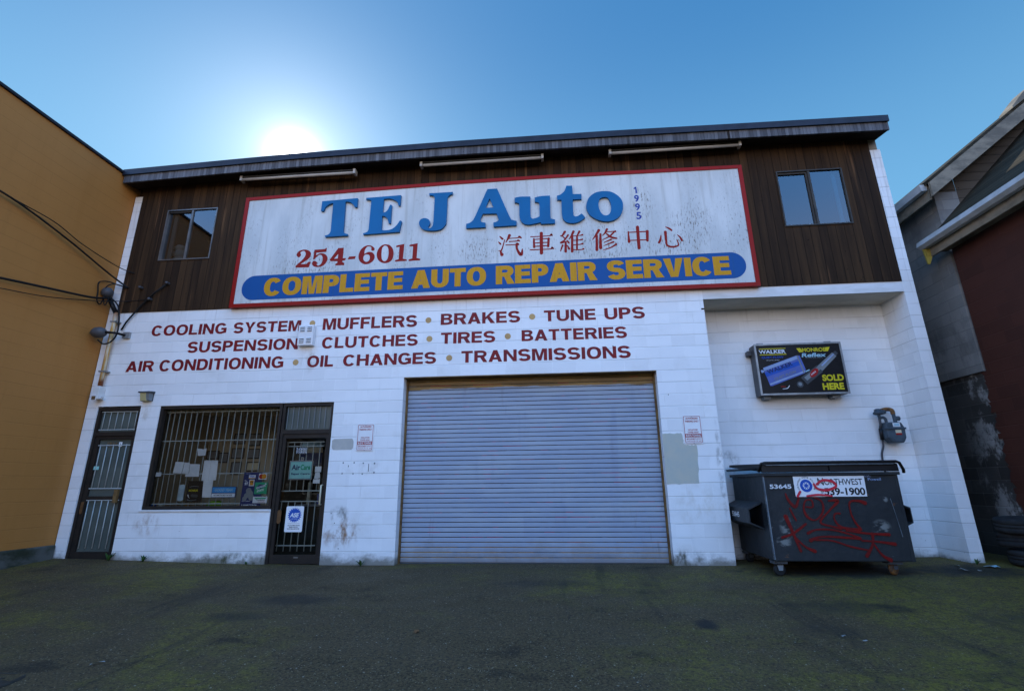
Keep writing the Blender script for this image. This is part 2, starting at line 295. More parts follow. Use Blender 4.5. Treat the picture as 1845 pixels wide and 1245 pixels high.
def mk_bin():
    t = NT('slate_dumpster_steel'); a = t.noise((2, 2, 2), 1.0, 5.0); p = t.xyz()
    col = t.mix(t.ramp(a, 0.3, 0.7), (0.020, 0.024, 0.028), (0.027, 0.031, 0.033))
    scr = t.ramp(t.noise((3, 3, 26), 1.0, 4.0, 0.6, dist=1.5), 0.67, 0.70); col = t.mix(t.math('MULTIPLY', scr, t.ramp(t.noise((1.6, 1.6, 1.6), 1.0, 2.0), 0.52, 0.66)), col, (0.20, 0.20, 0.19))
    rst = t.ramp(t.noise((6, 6, 10), 1.0, 5.0, 0.7), 0.66, 0.72); col = t.mix(t.math('MULTIPLY', rst, 0.75), col, (0.14, 0.065, 0.03))
    for x, z, rx, rz in ((3.13, 0.62, 0.12, 0.16), (3.05, 0.44, 0.12, 0.14), (4.35, 0.62, 0.14, 0.12), (4.47, 0.98, 0.04, 0.05)):
        k = t.math('MULTIPLY', t.blob(x, z, rx, rz), t.ramp(t.noise((8, 8, 14), 1.0, 4.0), 0.45, 0.6)); col = t.mix(t.math('MULTIPLY', k, 0.6), col, (0.28, 0.29, 0.27))
    t.bump(t.noise((2.6, 2.6, 2.6), 1.0, 3.0), 0.5, 0.05)
    return t.fin(col, 0.5, 0, 0.22)
MT['bin'] = mk_bin()
MT['bin_worn'] = simple('worn_bin_edge', (0.17, 0.20, 0.22), (0.09, 0.11, 0.13), sc=(8, 8, 8), rough=0.5)
MT['graffiti'] = simple('red_spray_paint', (0.17, 0.007, 0.006), (0.12, 0.008, 0.008), sc=(5, 5, 5), rough=0.5)
MT['graffiti_bright'] = simple('bright_red_spray', (0.60, 0.03, 0.05), (0.5, 0.04, 0.06), rough=0.5)
def mk_ground():
    t = NT('damp_asphalt'); p = t.xyz()
    fine = t.noise((46, 46, 46), 1.0, 6.0, 0.8); mid = t.noise((1.1, 1.6, 1), 1.0, 5.0, 0.6); big = t.noise((0.42, 0.55, 1), 1.0, 4.0, 0.55, dist=0.6)
    col = t.mix(t.ramp(fine, 0.33, 0.66), (0.014, 0.0084, 0.0033), (0.135, 0.081, 0.031))
    vor = t.n('ShaderNodeTexVoronoi'); t.put(vor.inputs['Vector'], t.pos); vor.inputs['Scale'].default_value = 55.0
    vs = t.math('MULTIPLY', t.ramp(vor.outputs['Distance'], 0.32, 0.18), t.ramp(t.noise((30, 30, 30), 1.0, 1.0), 0.54, 0.62)); col = t.mix(t.math('MULTIPLY', vs, 0.95), col, (0.30, 0.23, 0.15))
    sp2 = t.n('ShaderNodeTexVoronoi'); t.put(sp2.inputs['Vector'], t.pos); sp2.inputs['Scale'].default_value = 17.0
    s2 = t.math('MULTIPLY', t.ramp(sp2.outputs['Distance'], 0.16, 0.09), t.ramp(t.noise((11, 11, 11), 1.0, 1.0), 0.58, 0.64)); col = t.mix(t.math('MULTIPLY', s2, 0.75), col, (0.42, 0.34, 0.26))
    # moss: strongest to the right of the roll door and along the window wall
    rgt = t.ramp(p[0], -1.0, 4.5); lft = t.math('MULTIPLY', t.ramp(p[0], -2.5, -5.0), t.ramp(p[1], -5.0, -1.5))
    amt = t.math('ADD', t.math('MULTIPLY', rgt, 0.20), t.math('MULTIPLY', lft, 0.10))
    ms = t.math('ADD', t.math('ADD', t.math('MULTIPLY', big, 1.15), t.math('MULTIPLY', t.noise((5, 5, 5), 1.0, 5.0, 0.7), 0.42)), amt)
    mk = t.math('MULTIPLY', t.ramp(ms, 0.75, 1.05), t.ramp(t.math('ADD', t.math('MULTIPLY', fine, 0.6), t.math('MULTIPLY', t.noise((13, 13, 13), 1.0, 4.0, 0.7), 0.5)), 0.44, 0.66))
    col = t.mix(t.math('MULTIPLY', mk, 0.85), col, t.mix(t.noise((3, 3, 3), 1.0, 2.0), (0.095, 0.080, 0.010), (0.22, 0.155, 0.008)))
    # oil and damp patches
    st = t.ramp(mid, 0.60, 0.72); col = t.mix(t.math('MULTIPLY', st, 0.65), col, (0.012, 0.0085, 0.005))
    trk = t.math('MULTIPLY', t.ramp(t.noise((2.6, 0.28, 1), 1.0, 5.0, 0.65, dist=0.4), 0.56, 0.70), 0.45); col = t.mix(trk, col, (0.014, 0.010, 0.006))
    wr_ = t.math('MULTIPLY', t.ramp(t.noise((0.8, 1.1, 1), 1.0, 6.0, 0.7), 0.54, 0.70), 0.35); col = t.mix(wr_, col, (0.10, 0.066, 0.034))
    def spot(x, y, rx, ry):
        dx = t.math('MULTIPLY', t.math('SUBTRACT', p[0], x), 1/rx); dy = t.math('MULTIPLY', t.math('SUBTRACT', p[1], y), 1/ry)
        d = t.math('ADD', t.math('MULTIPLY', dx, dx), t.math('MULTIPLY', dy, dy)); return t.ramp(t.math('ADD', d, t.math('MULTIPLY', t.noise((6, 6, 1), 1.0, 4.0), 0.9)), 1.25, 0.45)
    for x, y, rx, ry, a in ((1.38, -2.85, 0.16, 0.22, 0.9), (-3.1, -2.1, 0.7, 0.35, 0.6), (-3.4, -2.8, 0.5, 0.25, 0.5), (2.4, -3.0, 0.45, 0.3, 0.3), (3.9, -0.45, 1.7, 0.65, 0.9), (5.6, -0.5, 1.0, 0.55, 0.85), (3.0, -2.2, 0.8, 0.35, 0.5), (-0.2, -1.2, 0.9, 0.3, 0.4), (4.6, -2.6, 0.6, 0.3, 0.5)):
        col = t.mix(t.math('MULTIPLY', spot(x, y, rx, ry), a), col, (0.011, 0.010, 0.009))
    t.bump(t.math('ADD', t.math('MULTIPLY', fine, 0.6), t.math('MULTIPLY', t.noise((160, 160, 160), 1.0, 2.0), 0.5)), 0.7, 0.008)
    return t.fin(col, t.ramp(mid, 0.3, 0.7, 0.75, 0.95), 0, 0.3)
MT['asphalt'] = mk_ground()
MT['leaf_green'] = simple('weed_green', (0.045, 0.10, 0.02), (0.03, 0.065, 0.015), sc=(20, 20, 20), rough=0.6)
MT['old_paper'] = simple('grubby_paper', (0.30, 0.28, 0.25), (0.20, 0.19, 0.17), rough=0.9)
MT['dry_leaf'] = simple('dry_leaf', (0.16, 0.075, 0.03), (0.10, 0.05, 0.02), rough=0.7)
MT['iron'] = simple('cast_iron_cover', (0.040, 0.034, 0.025), (0.026, 0.021, 0.016), sc=(12, 12, 12), rough=0.7, bump=0.5)
MT['shingle'] = boards('dark_shingles', (0.030, 0.025, 0.016), (0.060, 0.050, 0.032), (0.055, 0.055, 0.025), 0.105, axis=2, streak=0.5)
MT['bag_white'] = simple('pale_sacks', (0.42, 0.50, 0.52), (0.30, 0.37, 0.40), sc=(6, 6, 6), rough=0.6)
def flat(n, c, rough=0.45):
    if n not in MT: MT[n] = simple(n, c, tuple(x*0.88 for x in c), rough=rough)
    return n
flat('ink_red', (0.36, 0.015, 0.015)); flat('ink_black', (0.012, 0.012, 0.014)); flat('ink_yellow', (0.62, 0.52, 0.02)); flat('ink_white', (0.72, 0.74, 0.76))
flat('ink_blue', (0.02, 0.09, 0.42)); flat('ink_green', (0.02, 0.34, 0.17)); flat('ink_orange', (0.62, 0.27, 0.02)); flat('pale_blue', (0.32, 0.52, 0.60))
flat('sky_blue', (0.04, 0.30, 0.62)); flat('navy', (0.012, 0.03, 0.12)); flat('pale_green', (0.30, 0.62, 0.58)); flat('steel_blue', (0.10, 0.14, 0.40)); flat('steel_light', (0.28, 0.36, 0.55))
MT['fixture'] = simple('pale_fixture_metal', (0.46, 0.42, 0.36), (0.36, 0.33, 0.29), sc=(3, 3, 3), rough=0.4, spec=0.4)
flat('grey_mid', (0.20, 0.22, 0.23)); flat('grey_dark', (0.06, 0.065, 0.07)); flat('lime', (0.18, 0.42, 0.03)); flat('cream', (0.62, 0.55, 0.38)); flat('lamp_lens', (0.50, 0.44, 0.22), 0.3)
# ------------------------------------------------------------------ mesh helpers
BASE = {}
def lerp(a, b, t): return a + (b - a)*t
def interp(x, xs, ys):
    if x <= xs[0]: return ys[0]
    for i in range(len(xs)-1):
        if x <= xs[i+1]: return lerp(ys[i], ys[i+1], (x-xs[i])/(xs[i+1]-xs[i]))
    return ys[-1]
def catmull(pts, n=6, closed=False):
    out = []; m = len(pts); rng = m if closed else m-1
    for i in range(rng):
        p0, p1, p2, p3 = (pts[(i-1) % m] if closed or i else pts[0]), pts[i], pts[(i+1) % m], (pts[(i+2) % m] if closed or i+2 < m else pts[-1])
        for k in range(n):
            t = k/n
            out.append(tuple(0.5*((2*b)+(c-a)*t+(2*a-5*b+4*c-d)*t*t+(3*b-a-3*c+d)*t*t*t) for a, b, c, d in zip(p0, p1, p2, p3)))
    if not closed: out.append(tuple(pts[-1]))
    return out
def soften(pts, n=5):
    """closed outline: points with a third value are smooth, the others corners"""
    m = len(pts); out = []
    for i in range(m):
        a, b = pts[i], pts[(i+1) % m]
        out.append((a[0], a[1]))
        if len(a) > 2 or len(b) > 2:
            p0 = pts[i-1] if len(a) > 2 else a; p3 = pts[(i+2) % m] if len(b) > 2 else b
            for k in range(1, n):
                t = k/n
                out.append(tuple(0.5*(2*a[j]+(b[j]-p0[j])*t+(2*p0[j]-5*a[j]+4*b[j]-p3[j])*t*t+(3*a[j]-p0[j]-3*b[j]+p3[j])*t*t*t) for j in (0, 1)))
    return out

class MB:
    def __init__(s): s.v = []; s.f = []; s.k = []; s.names = []; s.sm = []
    def mi(s, mat):
        if mat not in s.names: s.names.append(mat)
        return s.names.index(mat)
    def add(s, vs, fs, mat, smooth=False):
        o = len(s.v); s.v += [tuple(v) for v in vs]; i = s.mi(mat)
        for f in fs: s.f.append(tuple(o+j for j in f)); s.k.append(i); s.sm.append(smooth)
    def box(s, x0, x1, y0, y1, z0, z1, mat):
        s.add([(x0,y0,z0),(x1,y0,z0),(x1,y1,z0),(x0,y1,z0),(x0,y0,z1),(x1,y0,z1),(x1,y1,z1),(x0,y1,z1)],
              [(0,1,5,4),(1,2,6,5),(2,3,7,6),(3,0,4,7),(4,5,6,7),(3,2,1,0)], mat)
    def quad(s, a, b, c, d, mat): s.add([a, b, c, d], [(0,1,2,3)], mat)
    def prism(s, poly, a0, a1, mat, axis='y'):
        n = len(poly)
        def P(p, a): return {'y': (p[0], a, p[1]), 'x': (a, p[0], p[1]), 'z': (p[0], p[1], a)}[axis]
        s.add([P(p, a0) for p in poly]+[P(p, a1) for p in poly],
              [tuple(range(n)), tuple(range(2*n-1, n-1, -1))]+[(i, i+n, (i+1) % n+n, (i+1) % n) for i in range(n)], mat)
    def tube(s, pts, r, mat, n=8, cap=True):
        P = [Vector(p) for p in pts]; m = len(P); rs = r if isinstance(r, (list, tuple)) else [r]*m
        prev = None; vs = []
        for i in range(m):
            d = (P[min(i+1, m-1)]-P[max(i-1, 0)]).normalized()
            if prev is None: prev = d.orthogonal().normalized()
            prev = (prev - d*prev.dot(d)).normalized(); q = d.cross(prev)
            vs += [P[i]+rs[i]*(math.cos(2*math.pi*k/n)*prev+math.sin(2*math.pi*k/n)*q) for k in range(n)]
        fs = [(i*n+k, i*n+(k+1) % n, (i+1)*n+(k+1) % n, (i+1)*n+k) for i in range(m-1) for k in range(n)]
        if cap: fs += [tuple(range(n-1, -1, -1)), tuple((m-1)*n+k for k in range(n))]
        s.add(vs, fs, mat, n > 5)
    def lathe(s, prof, c, mat, axis='z', n=20):
        vs = []; m = len(prof)
        for r, h in prof:
            for k in range(n):
                a = 2*math.pi*k/n; u, w = r*math.cos(a), r*math.sin(a)
                vs.append({'z': (c[0]+u, c[1]+w, c[2]+h), 'y': (c[0]+u, c[1]+h, c[2]+w), 'x': (c[0]+h, c[1]+u, c[2]+w)}[axis])
        s.add(vs, [(i*n+k, i*n+(k+1) % n, (i+1)*n+(k+1) % n, (i+1)*n+k) for i in range(m-1) for k in range(n)]
              + [tuple(range(n-1, -1, -1)), tuple((m-1)*n+k for k in range(n))], mat, True)
    def sheet(s, x0, x1, z0, z1, y, holes, mat, rmat=None):
        """upright wall sheet at y with openings (x0,x1,z0,z1,reveal depth)"""
        xs = sorted({x0, x1}|{h[i] for h in holes for i in (0, 1)}); zs = sorted({z0, z1}|{h[i] for h in holes for i in (2, 3)})
        for i in range(len(xs)-1):
            for j in range(len(zs)-1):
                cx, cz = (xs[i]+xs[i+1])/2, (zs[j]+zs[j+1])/2
                if any(h[0] < cx < h[1] and h[2] < cz < h[3] for h in holes): continue
                s.quad((xs[i],y,zs[j]), (xs[i+1],y,zs[j]), (xs[i+1],y,zs[j+1]), (xs[i],y,zs[j+1]), mat)
        for a, b, c, d, dep in holes:
            r = rmat or mat
            s.quad((a,y,c),(a,y,d),(a,y+dep,d),(a,y+dep,c), r); s.quad((b,y,c),(b,y+dep,c),(b,y+dep,d),(b,y,d), r)
            s.quad((a,y,d),(b,y,d),(b,y+dep,d),(a,y+dep,d), r)
            if c > 0.2: s.quad((a,y,c),(a,y+dep,c),(b,y+dep,c),(b,y,c), r)
    def shape(s, contours, y, mat, depth=0.0, place=None):
        """filled flat outline(s) in x/z, with holes; depth > 0 makes it solid, its face at y"""
        cu = bpy.data.curves.new('outline', 'CURVE'); cu.dimensions = '2D'; cu.fill_mode = 'BOTH'; cu.extrude = depth/2
        for c in contours:
            sp = cu.splines.new('POLY'); sp.points.add(len(c)-1); sp.use_cyclic_u = True
            for p, q in zip(sp.points, c): p.co = (q[0], q[1], 0, 1)
        s.from_curve(cu, lambda p: place(p.x, p.y, p.z) if place else (p.x, y+depth/2-p.z, p.y), mat)
    def from_curve(s, cu, fn, mat):
        o = bpy.data.objects.new('outline', cu); COL.objects.link(o); dg = bpy.context.evaluated_depsgraph_get(); dg.update()
        me = bpy.data.meshes.new_from_object(o.evaluated_get(dg))
        s.add([fn(v.co) for v in me.vertices], [tuple(p.vertices) for p in me.polygons], mat)
        bpy.data.objects.remove(o); bpy.data.curves.remove(cu); bpy.data.meshes.remove(me)
    def text(s, body, x0, x1, z0, z1, y, mat, bold=0.0, place=None, shear=0.0, sp=1.0):
        cu = bpy.data.curves.new('words', 'FONT'); cu.body = body; cu.offset = bold; cu.shear = shear; cu.space_character = sp; cu.resolution_u = 4
        o = bpy.data.objects.new('words', cu); COL.objects.link(o); dg = bpy.context.evaluated_depsgraph_get(); dg.update()
        me = bpy.data.meshes.new_from_object(o.evaluated_get(dg))
        vx = [v.co.x for v in me.vertices]; vy = [v.co.y for v in me.vertices]; a, b, c, d = min(vx), max(vx), min(vy), max(vy)
        if x1 is None: x1 = x0 + (b-a)*(z1-z0)/(d-c)
        def fn(p):
            x = lerp(x0, x1, (p.x-a)/(b-a)); z = lerp(z0, z1, (p.y-c)/max(d-c, 1e-6))
            return place(x, z) if place else (x, y, z)
        s.add([fn(v.co) for v in me.vertices], [tuple(p.vertices) for p in me.polygons], mat)
        bpy.data.objects.remove(o); bpy.data.curves.remove(cu); bpy.data.meshes.remove(me)
    def stroke(s, pts, y, mat, n=6):
        """brush stroke in x/z whose points carry a width"""
        P = catmull(pts, n) if len(pts) > 2 else [tuple(lerp(a, b, t/4) for a, b in zip(*pts)) for t in range(5)]
        L, Rr = [], []; m = len(P)
        for i in range(m):
            a, b = P[max(i-1, 0)], P[min(i+1, m-1)]; dx, dz = b[0]-a[0], b[1]-a[1]; l = math.hypot(dx, dz) or 1; w = abs(P[i][2])/2
            L.append((P[i][0]-dz/l*w, P[i][1]+dx/l*w)); Rr.append((P[i][0]+dz/l*w, P[i][1]-dx/l*w))
        def capp(i, j, sg):
            c, o = P[i], P[j]; ang = math.atan2(c[1]-o[1], c[0]-o[0]); w = abs(c[2])/2
            return [(c[0]+w*0.7*math.cos(ang+t), c[1]+w*0.7*math.sin(ang+t)) for t in (-0.7, 0, 0.7)]
        e0 = capp(0, 1, 0); e1 = capp(m-1, m-2, 0)
        vs = [(x, y, z) for x, z in L+Rr]
        fs = [(i, i+1, m+i+1, m+i) for i in range(m-1)]
        s.add(vs, fs, mat)
        s.add([(x, y, z) for x, z in [L[0]]+e0[::1]+[Rr[0]]], [tuple(range(5))], mat) if math.dist(e0[0], L[0]) < math.dist(e0[2], L[0]) else s.add([(x, y, z) for x, z in [L[0]]+e0[::-1]+[Rr[0]]], [tuple(range(5))], mat)
        s.add([(x, y, z) for x, z in [L[-1]]+e1+[Rr[-1]]], [tuple(range(5))], mat) if math.dist(e1[0], L[-1]) < math.dist(e1[2], L[-1]) else s.add([(x, y, z) for x, z in [L[-1]]+e1[::-1]+[Rr[-1]]], [tuple(range(5))], mat)
    def obj(s, name, parent=None, label=None, bevel=0.0, recalc=True, kind=None):
        me = bpy.data.meshes.new(name); o0 = BASE.get(parent, Vector((0, 0, 0))) if parent else Vector((0, 0, 0))
        me.from_pydata([tuple(Vector(v)-o0) for v in s.v], [], s.f)
        for n in s.names: me.materials.append(MT[n])
        me.polygons.foreach_set('material_index', s.k); me.polygons.foreach_set('use_smooth', s.sm)
        if recalc or bevel:
            bm = bmesh.new(); bm.from_mesh(me)
            bmesh.ops.recalc_face_normals(bm, faces=bm.faces)
            if bevel:
                es = [e for e in bm.edges if len(e.link_faces) == 2 and e.calc_face_angle(0) > 0.6]
                bmesh.ops.bevel(bm, geom=es, offset=bevel, segments=2, affect='EDGES', profile=0.5, clamp_overlap=True)
            bm.to_mesh(me); bm.free()
        me.update()
        o = bpy.data.objects.new(name, me); COL.objects.link(o)
        if parent: o.parent = parent; BASE[o] = o0
        else: BASE[o] = Vector((0, 0, 0))
        if label: o['label'] = label
        if kind: o['kind'] = kind
        return o
def thing(name, label, cat, loc=(0, 0, 0), group=None):
    o = bpy.data.objects.new(name, None); COL.objects.link(o); o.location = loc; o.empty_display_size = 0.1
    o['label'] = label; o['category'] = cat; BASE[o] = Vector(loc)
    if group: o['group'] = group
    return o
def tag(o, label, cat, group=None):
    # a thing that is one mesh: its origin goes to the middle of its base
    vs = [v.co for v in o.data.vertices]; lo = Vector((min(v.x for v in vs), min(v.y for v in vs), min(v.z for v in vs))); hi = Vector((max(v.x for v in vs), max(v.y for v in vs), max(v.z for v in vs)))
    c = Vector(((lo.x+hi.x)/2, (lo.y+hi.y)/2, lo.z)); o.data.transform(Matrix.Translation(-c)); o.location = c
    o['label'] = label; o['category'] = cat
    if group: o['group'] = group
    return o

# ------------------------------------------------------------------ sign-painter's capitals (unit height)
def arcpts(cx, cy, rx, ry, a0, a1, n=14, e=2.25):
    out = []
    for i in range(n+1):
        a = R(lerp(a0, a1, i/n)); c, s_ = math.cos(a), math.sin(a)
        out.append((cx+rx*math.copysign(abs(c)**(2/e), c), cy+ry*math.copysign(abs(s_)**(2/e), s_)))
    return out
def pen(path, sv, sh):
    L, Q = [], []; m = len(path)
    for i in range(m):
        def nrm(a, b):
            dx, dy = b[0]-a[0], b[1]-a[1]; l = math.hypot(dx, dy) or 1; return (-dy/l, dx/l)
        n1 = nrm(path[max(i-1, 0)], path[max(i, 1)]); n2 = nrm(path[min(i, m-2)], path[min(i+1, m-1)])
        nx, ny = n1[0]+n2[0], n1[1]+n2[1]; l = math.hypot(nx, ny) or 1; nx /= l; ny /= l
        k = 1/max(0.5, nx*n1[0]+ny*n1[1]); x, y = path[i]
        L.append((x+nx*k*sv/2, y+ny*k*sh/2)); Q.append((x-nx*k*sv/2, y-ny*k*sh/2))
    return L+Q[::-1]
WID = dict(A=.92, B=.84, C=.88, D=.86, E=.74, F=.70, G=.92, H=.86, I=.0, K=.88, L=.68, M=1.0, N=.88, O=.94, P=.78, R=.86, S=.82, T=.78, U=.86, V=.88, Y=.86)
def glyph(ch, w, sv, sh):
    if ch == 'I': return [[(0,0),(sv,0),(sv,1),(0,1)]]
    if ch == 'L': return [[(0,0),(w,0),(w,sh),(sv,sh),(sv,1),(0,1)]]
    if ch == 'T': return [[((w-sv)/2,0),((w+sv)/2,0),((w+sv)/2,1-sh),(w,1-sh),(w,1),(0,1),(0,1-sh),((w-sv)/2,1-sh)]]
    a, b = .5-sh/2+.02, .5+sh/2+.02
    if ch == 'E': return [[(0,0),(w,0),(w,sh),(sv,sh),(sv,a),(w*.94,a),(w*.94,b),(sv,b),(sv,1-sh),(w*.98,1-sh),(w*.98,1),(0,1)]]
    if ch == 'F': return [[(0,0),(sv,0),(sv,a-.03),(w*.92,a-.03),(w*.92,b-.03),(sv,b-.03),(sv,1-sh),(w,1-sh),(w,1),(0,1)]]
    if ch == 'H': return [[(0,0),(sv,0),(sv,a),(w-sv,a),(w-sv,0),(w,0),(w,1),(w-sv,1),(w-sv,b),(sv,b),(sv,1),(0,1)]]
    if ch == 'N': return [[(0,0),(sv*.95,0),(sv*.95,.66),(w-sv*1.05,0),(w,0),(w,1),(w-sv*.95,1),(w-sv*.95,.34),(sv*1.05,1),(0,1)]]
    if ch == 'M': return [[(0,0),(sv*.92,0),(sv*.92,.74),(w/2-sv*.46,0),(w/2+sv*.46,0),(w-sv*.92,.74),(w-sv*.92,0),(w,0),(w,1),(w-sv*1.35,1),(w/2,.34),(sv*1.35,1),(0,1)]]
    if ch == 'V': return [[(w/2-sv*.55,0),(w/2+sv*.55,0),(w,1),(w-sv*1.08,1),(w/2,.26),(sv*1.08,1),(0,1)]]
    if ch == 'Y': return [[((w-sv)/2,0),((w+sv)/2,0),((w+sv)/2,.4),(w,1),(w-sv*1.12,1),(w/2,.56),(sv*1.12,1),(0,1),((w-sv)/2,.4)]]
    if ch == 'K': return [[(0,0),(sv,0),(sv,.33),(sv*1.45,.45),(w-sv*1.2,0),(w+.03,0),(sv*2.2,.62),(w-.01,1),(w-sv*1.2,1),(sv,.56),(sv,1),(0,1)]]
    if ch == 'A':
        t = sv*.56; hx = sv*1.06; xl = lambda y: y*(w/2-t); c0, c1 = .19, .19+sh*.95
        ya = (w/2-hx)/(w/2-t)
        return [[(0,0),(hx,0),(xl(c0)+hx,c0),(w-xl(c0)-hx,c0),(w-hx,0),(w,0),(w/2+t,1),(w/2-t,1)],
                [(xl(c1)+hx,c1),(w-xl(c1)-hx,c1),(w/2,min(ya,.86))]]
    if ch == 'O': return [arcpts(w/2,.5,w/2,.515,0,360,36)[:-1], arcpts(w/2,.5,w/2-sv,.515-sh,0,360,36)[:-1]]
    if ch == 'C': return [pen(arcpts(w/2,.5,w/2-sv/2,.515-sh/2,36,324,30), sv, sh)]
    if ch == 'G': return [pen(arcpts(w/2,.5,w/2-sv/2,.515-sh/2,36,300,28)+[(w-sv*.5,.16),(w-sv*.5,.46),(w*.54,.46)], sv, sh)]
    if ch == 'U': return [pen([(sv/2,1),(sv/2,.42)]+arcpts(w/2,.40,w/2-sv/2,.415-sh/2,180,360,16)+[(w-sv/2,.42),(w-sv/2,1)], sv, sh)]
    if ch == 'S':
        ry = (1.03-sh)/4
        return [pen(arcpts(w/2,.5+ry,w/2-sv/2,ry,18,268,18)+arcpts(w/2,.5-ry,w/2-sv/2,ry,88,-162,18), sv, sh*1.02)]
    if ch == 'D': return [[(0,0),(w*.48,0)]+arcpts(w*.48,.5,w*.52,.5,-80,80,16)+[(w*.48,1),(0,1)], [(sv,sh),(w*.46,sh)]+arcpts(w*.46,.5,w*.54-sv,.5-sh,-80,80,16)+[(w*.46,1-sh),(sv,1-sh)]]
    if ch in 'PR':
        yb = .36 if ch == 'P' else .40; rr = (1-yb)/2; cx = w*.52; cy = yb+rr
        hole = [(sv,yb+sh),(cx,yb+sh)]+arcpts(cx,cy,w-sv-cx,rr-sh,-80,80,10)+[(cx,1-sh),(sv,1-sh)]
        if ch == 'P': return [[(0,0),(sv,0),(sv,yb),(cx,yb)]+arcpts(cx,cy,w-cx,rr,-80,80,12)+[(cx,1),(0,1)], hole]
        w2 = w*.97
        return [[(0,0),(sv,0),(sv,yb),(w*.46,yb),(w-sv*1.06,0),(w+.03,0),(w*.78,yb+.03)]+arcpts(cx,cy,w2-cx,rr,-52,80,12)+[(cx,1),(0,1)], hole]
    if ch == 'B':
        y2 = .535; c1 = w*.5; r1, r2 = y2/2, (1-y2)/2
        return [[(0,0),(c1,0)]+arcpts(c1,r1,w-c1,r1,-80,62,10)+[(w*.86,y2)]+arcpts(c1,y2+r2,w*.95-c1,r2,-50,80,10)+[(c1,1),(0,1)],
                [(sv,sh),(c1,sh)]+arcpts(c1,(sh+y2-sh/2)/2,w-c1-sv,(y2-1.5*sh)/2,-80,80,8)+[(c1,y2-sh/2),(sv,y2-sh/2)],
                [(sv,y2+sh/2),(c1,y2+sh/2)]+arcpts(c1,(y2+sh/2+1-sh)/2,w*.95-c1-sv,(1-1.5*sh-y2)/2,-80,80,8)+[(c1,1-sh),(sv,1-sh)]]
def word(mb, txt, x0, x1, z0, z1, y, mat, sv=.19, sh=.16, gap=.10, z0b=None, z1b=None):
    """letters fitted between x0 and x1; z0b/z1b give the right end's own height"""
    adv = []; x = 0
    for c in txt:
        if c == ' ': x += .42; continue
        w = WID[c] if c != 'I' else sv
        adv.append((c, x, w)); x += w+gap
    tot = x-gap; k = (x1-x0)/tot
    z0b = z0 if z0b is None else z0b; z1b = z1 if z1b is None else z1b
    for c, a, w in adv:
        cs = [[(x0+(a+px)*k, lerp(lerp(z0, z0b, (a+px)/tot), lerp(z1, z1b, (a+px)/tot), pz)) for px, pz in con] for con in glyph(c, w, sv, sh)]
        mb.shape(cs, y, mat)
def dot(mb, x, z, r, y, mat): mb.shape([[(x+r*math.cos(i*math.pi/10), z+r*math.sin(i*math.pi/10)) for i in range(20)]], y, mat)
def rrect(x0, x1, z0, z1, r, n=4):
    o = []
    for cx, cz, a in ((x1-r,z1-r,0),(x0+r,z1-r,90),(x0+r,z0+r,180),(x1-r,z0+r,270)):
        o += [(cx+r*math.cos(R(a+90*i/n)), cz+r*math.sin(R(a+90*i/n))) for i in range(n+1)]
    return o
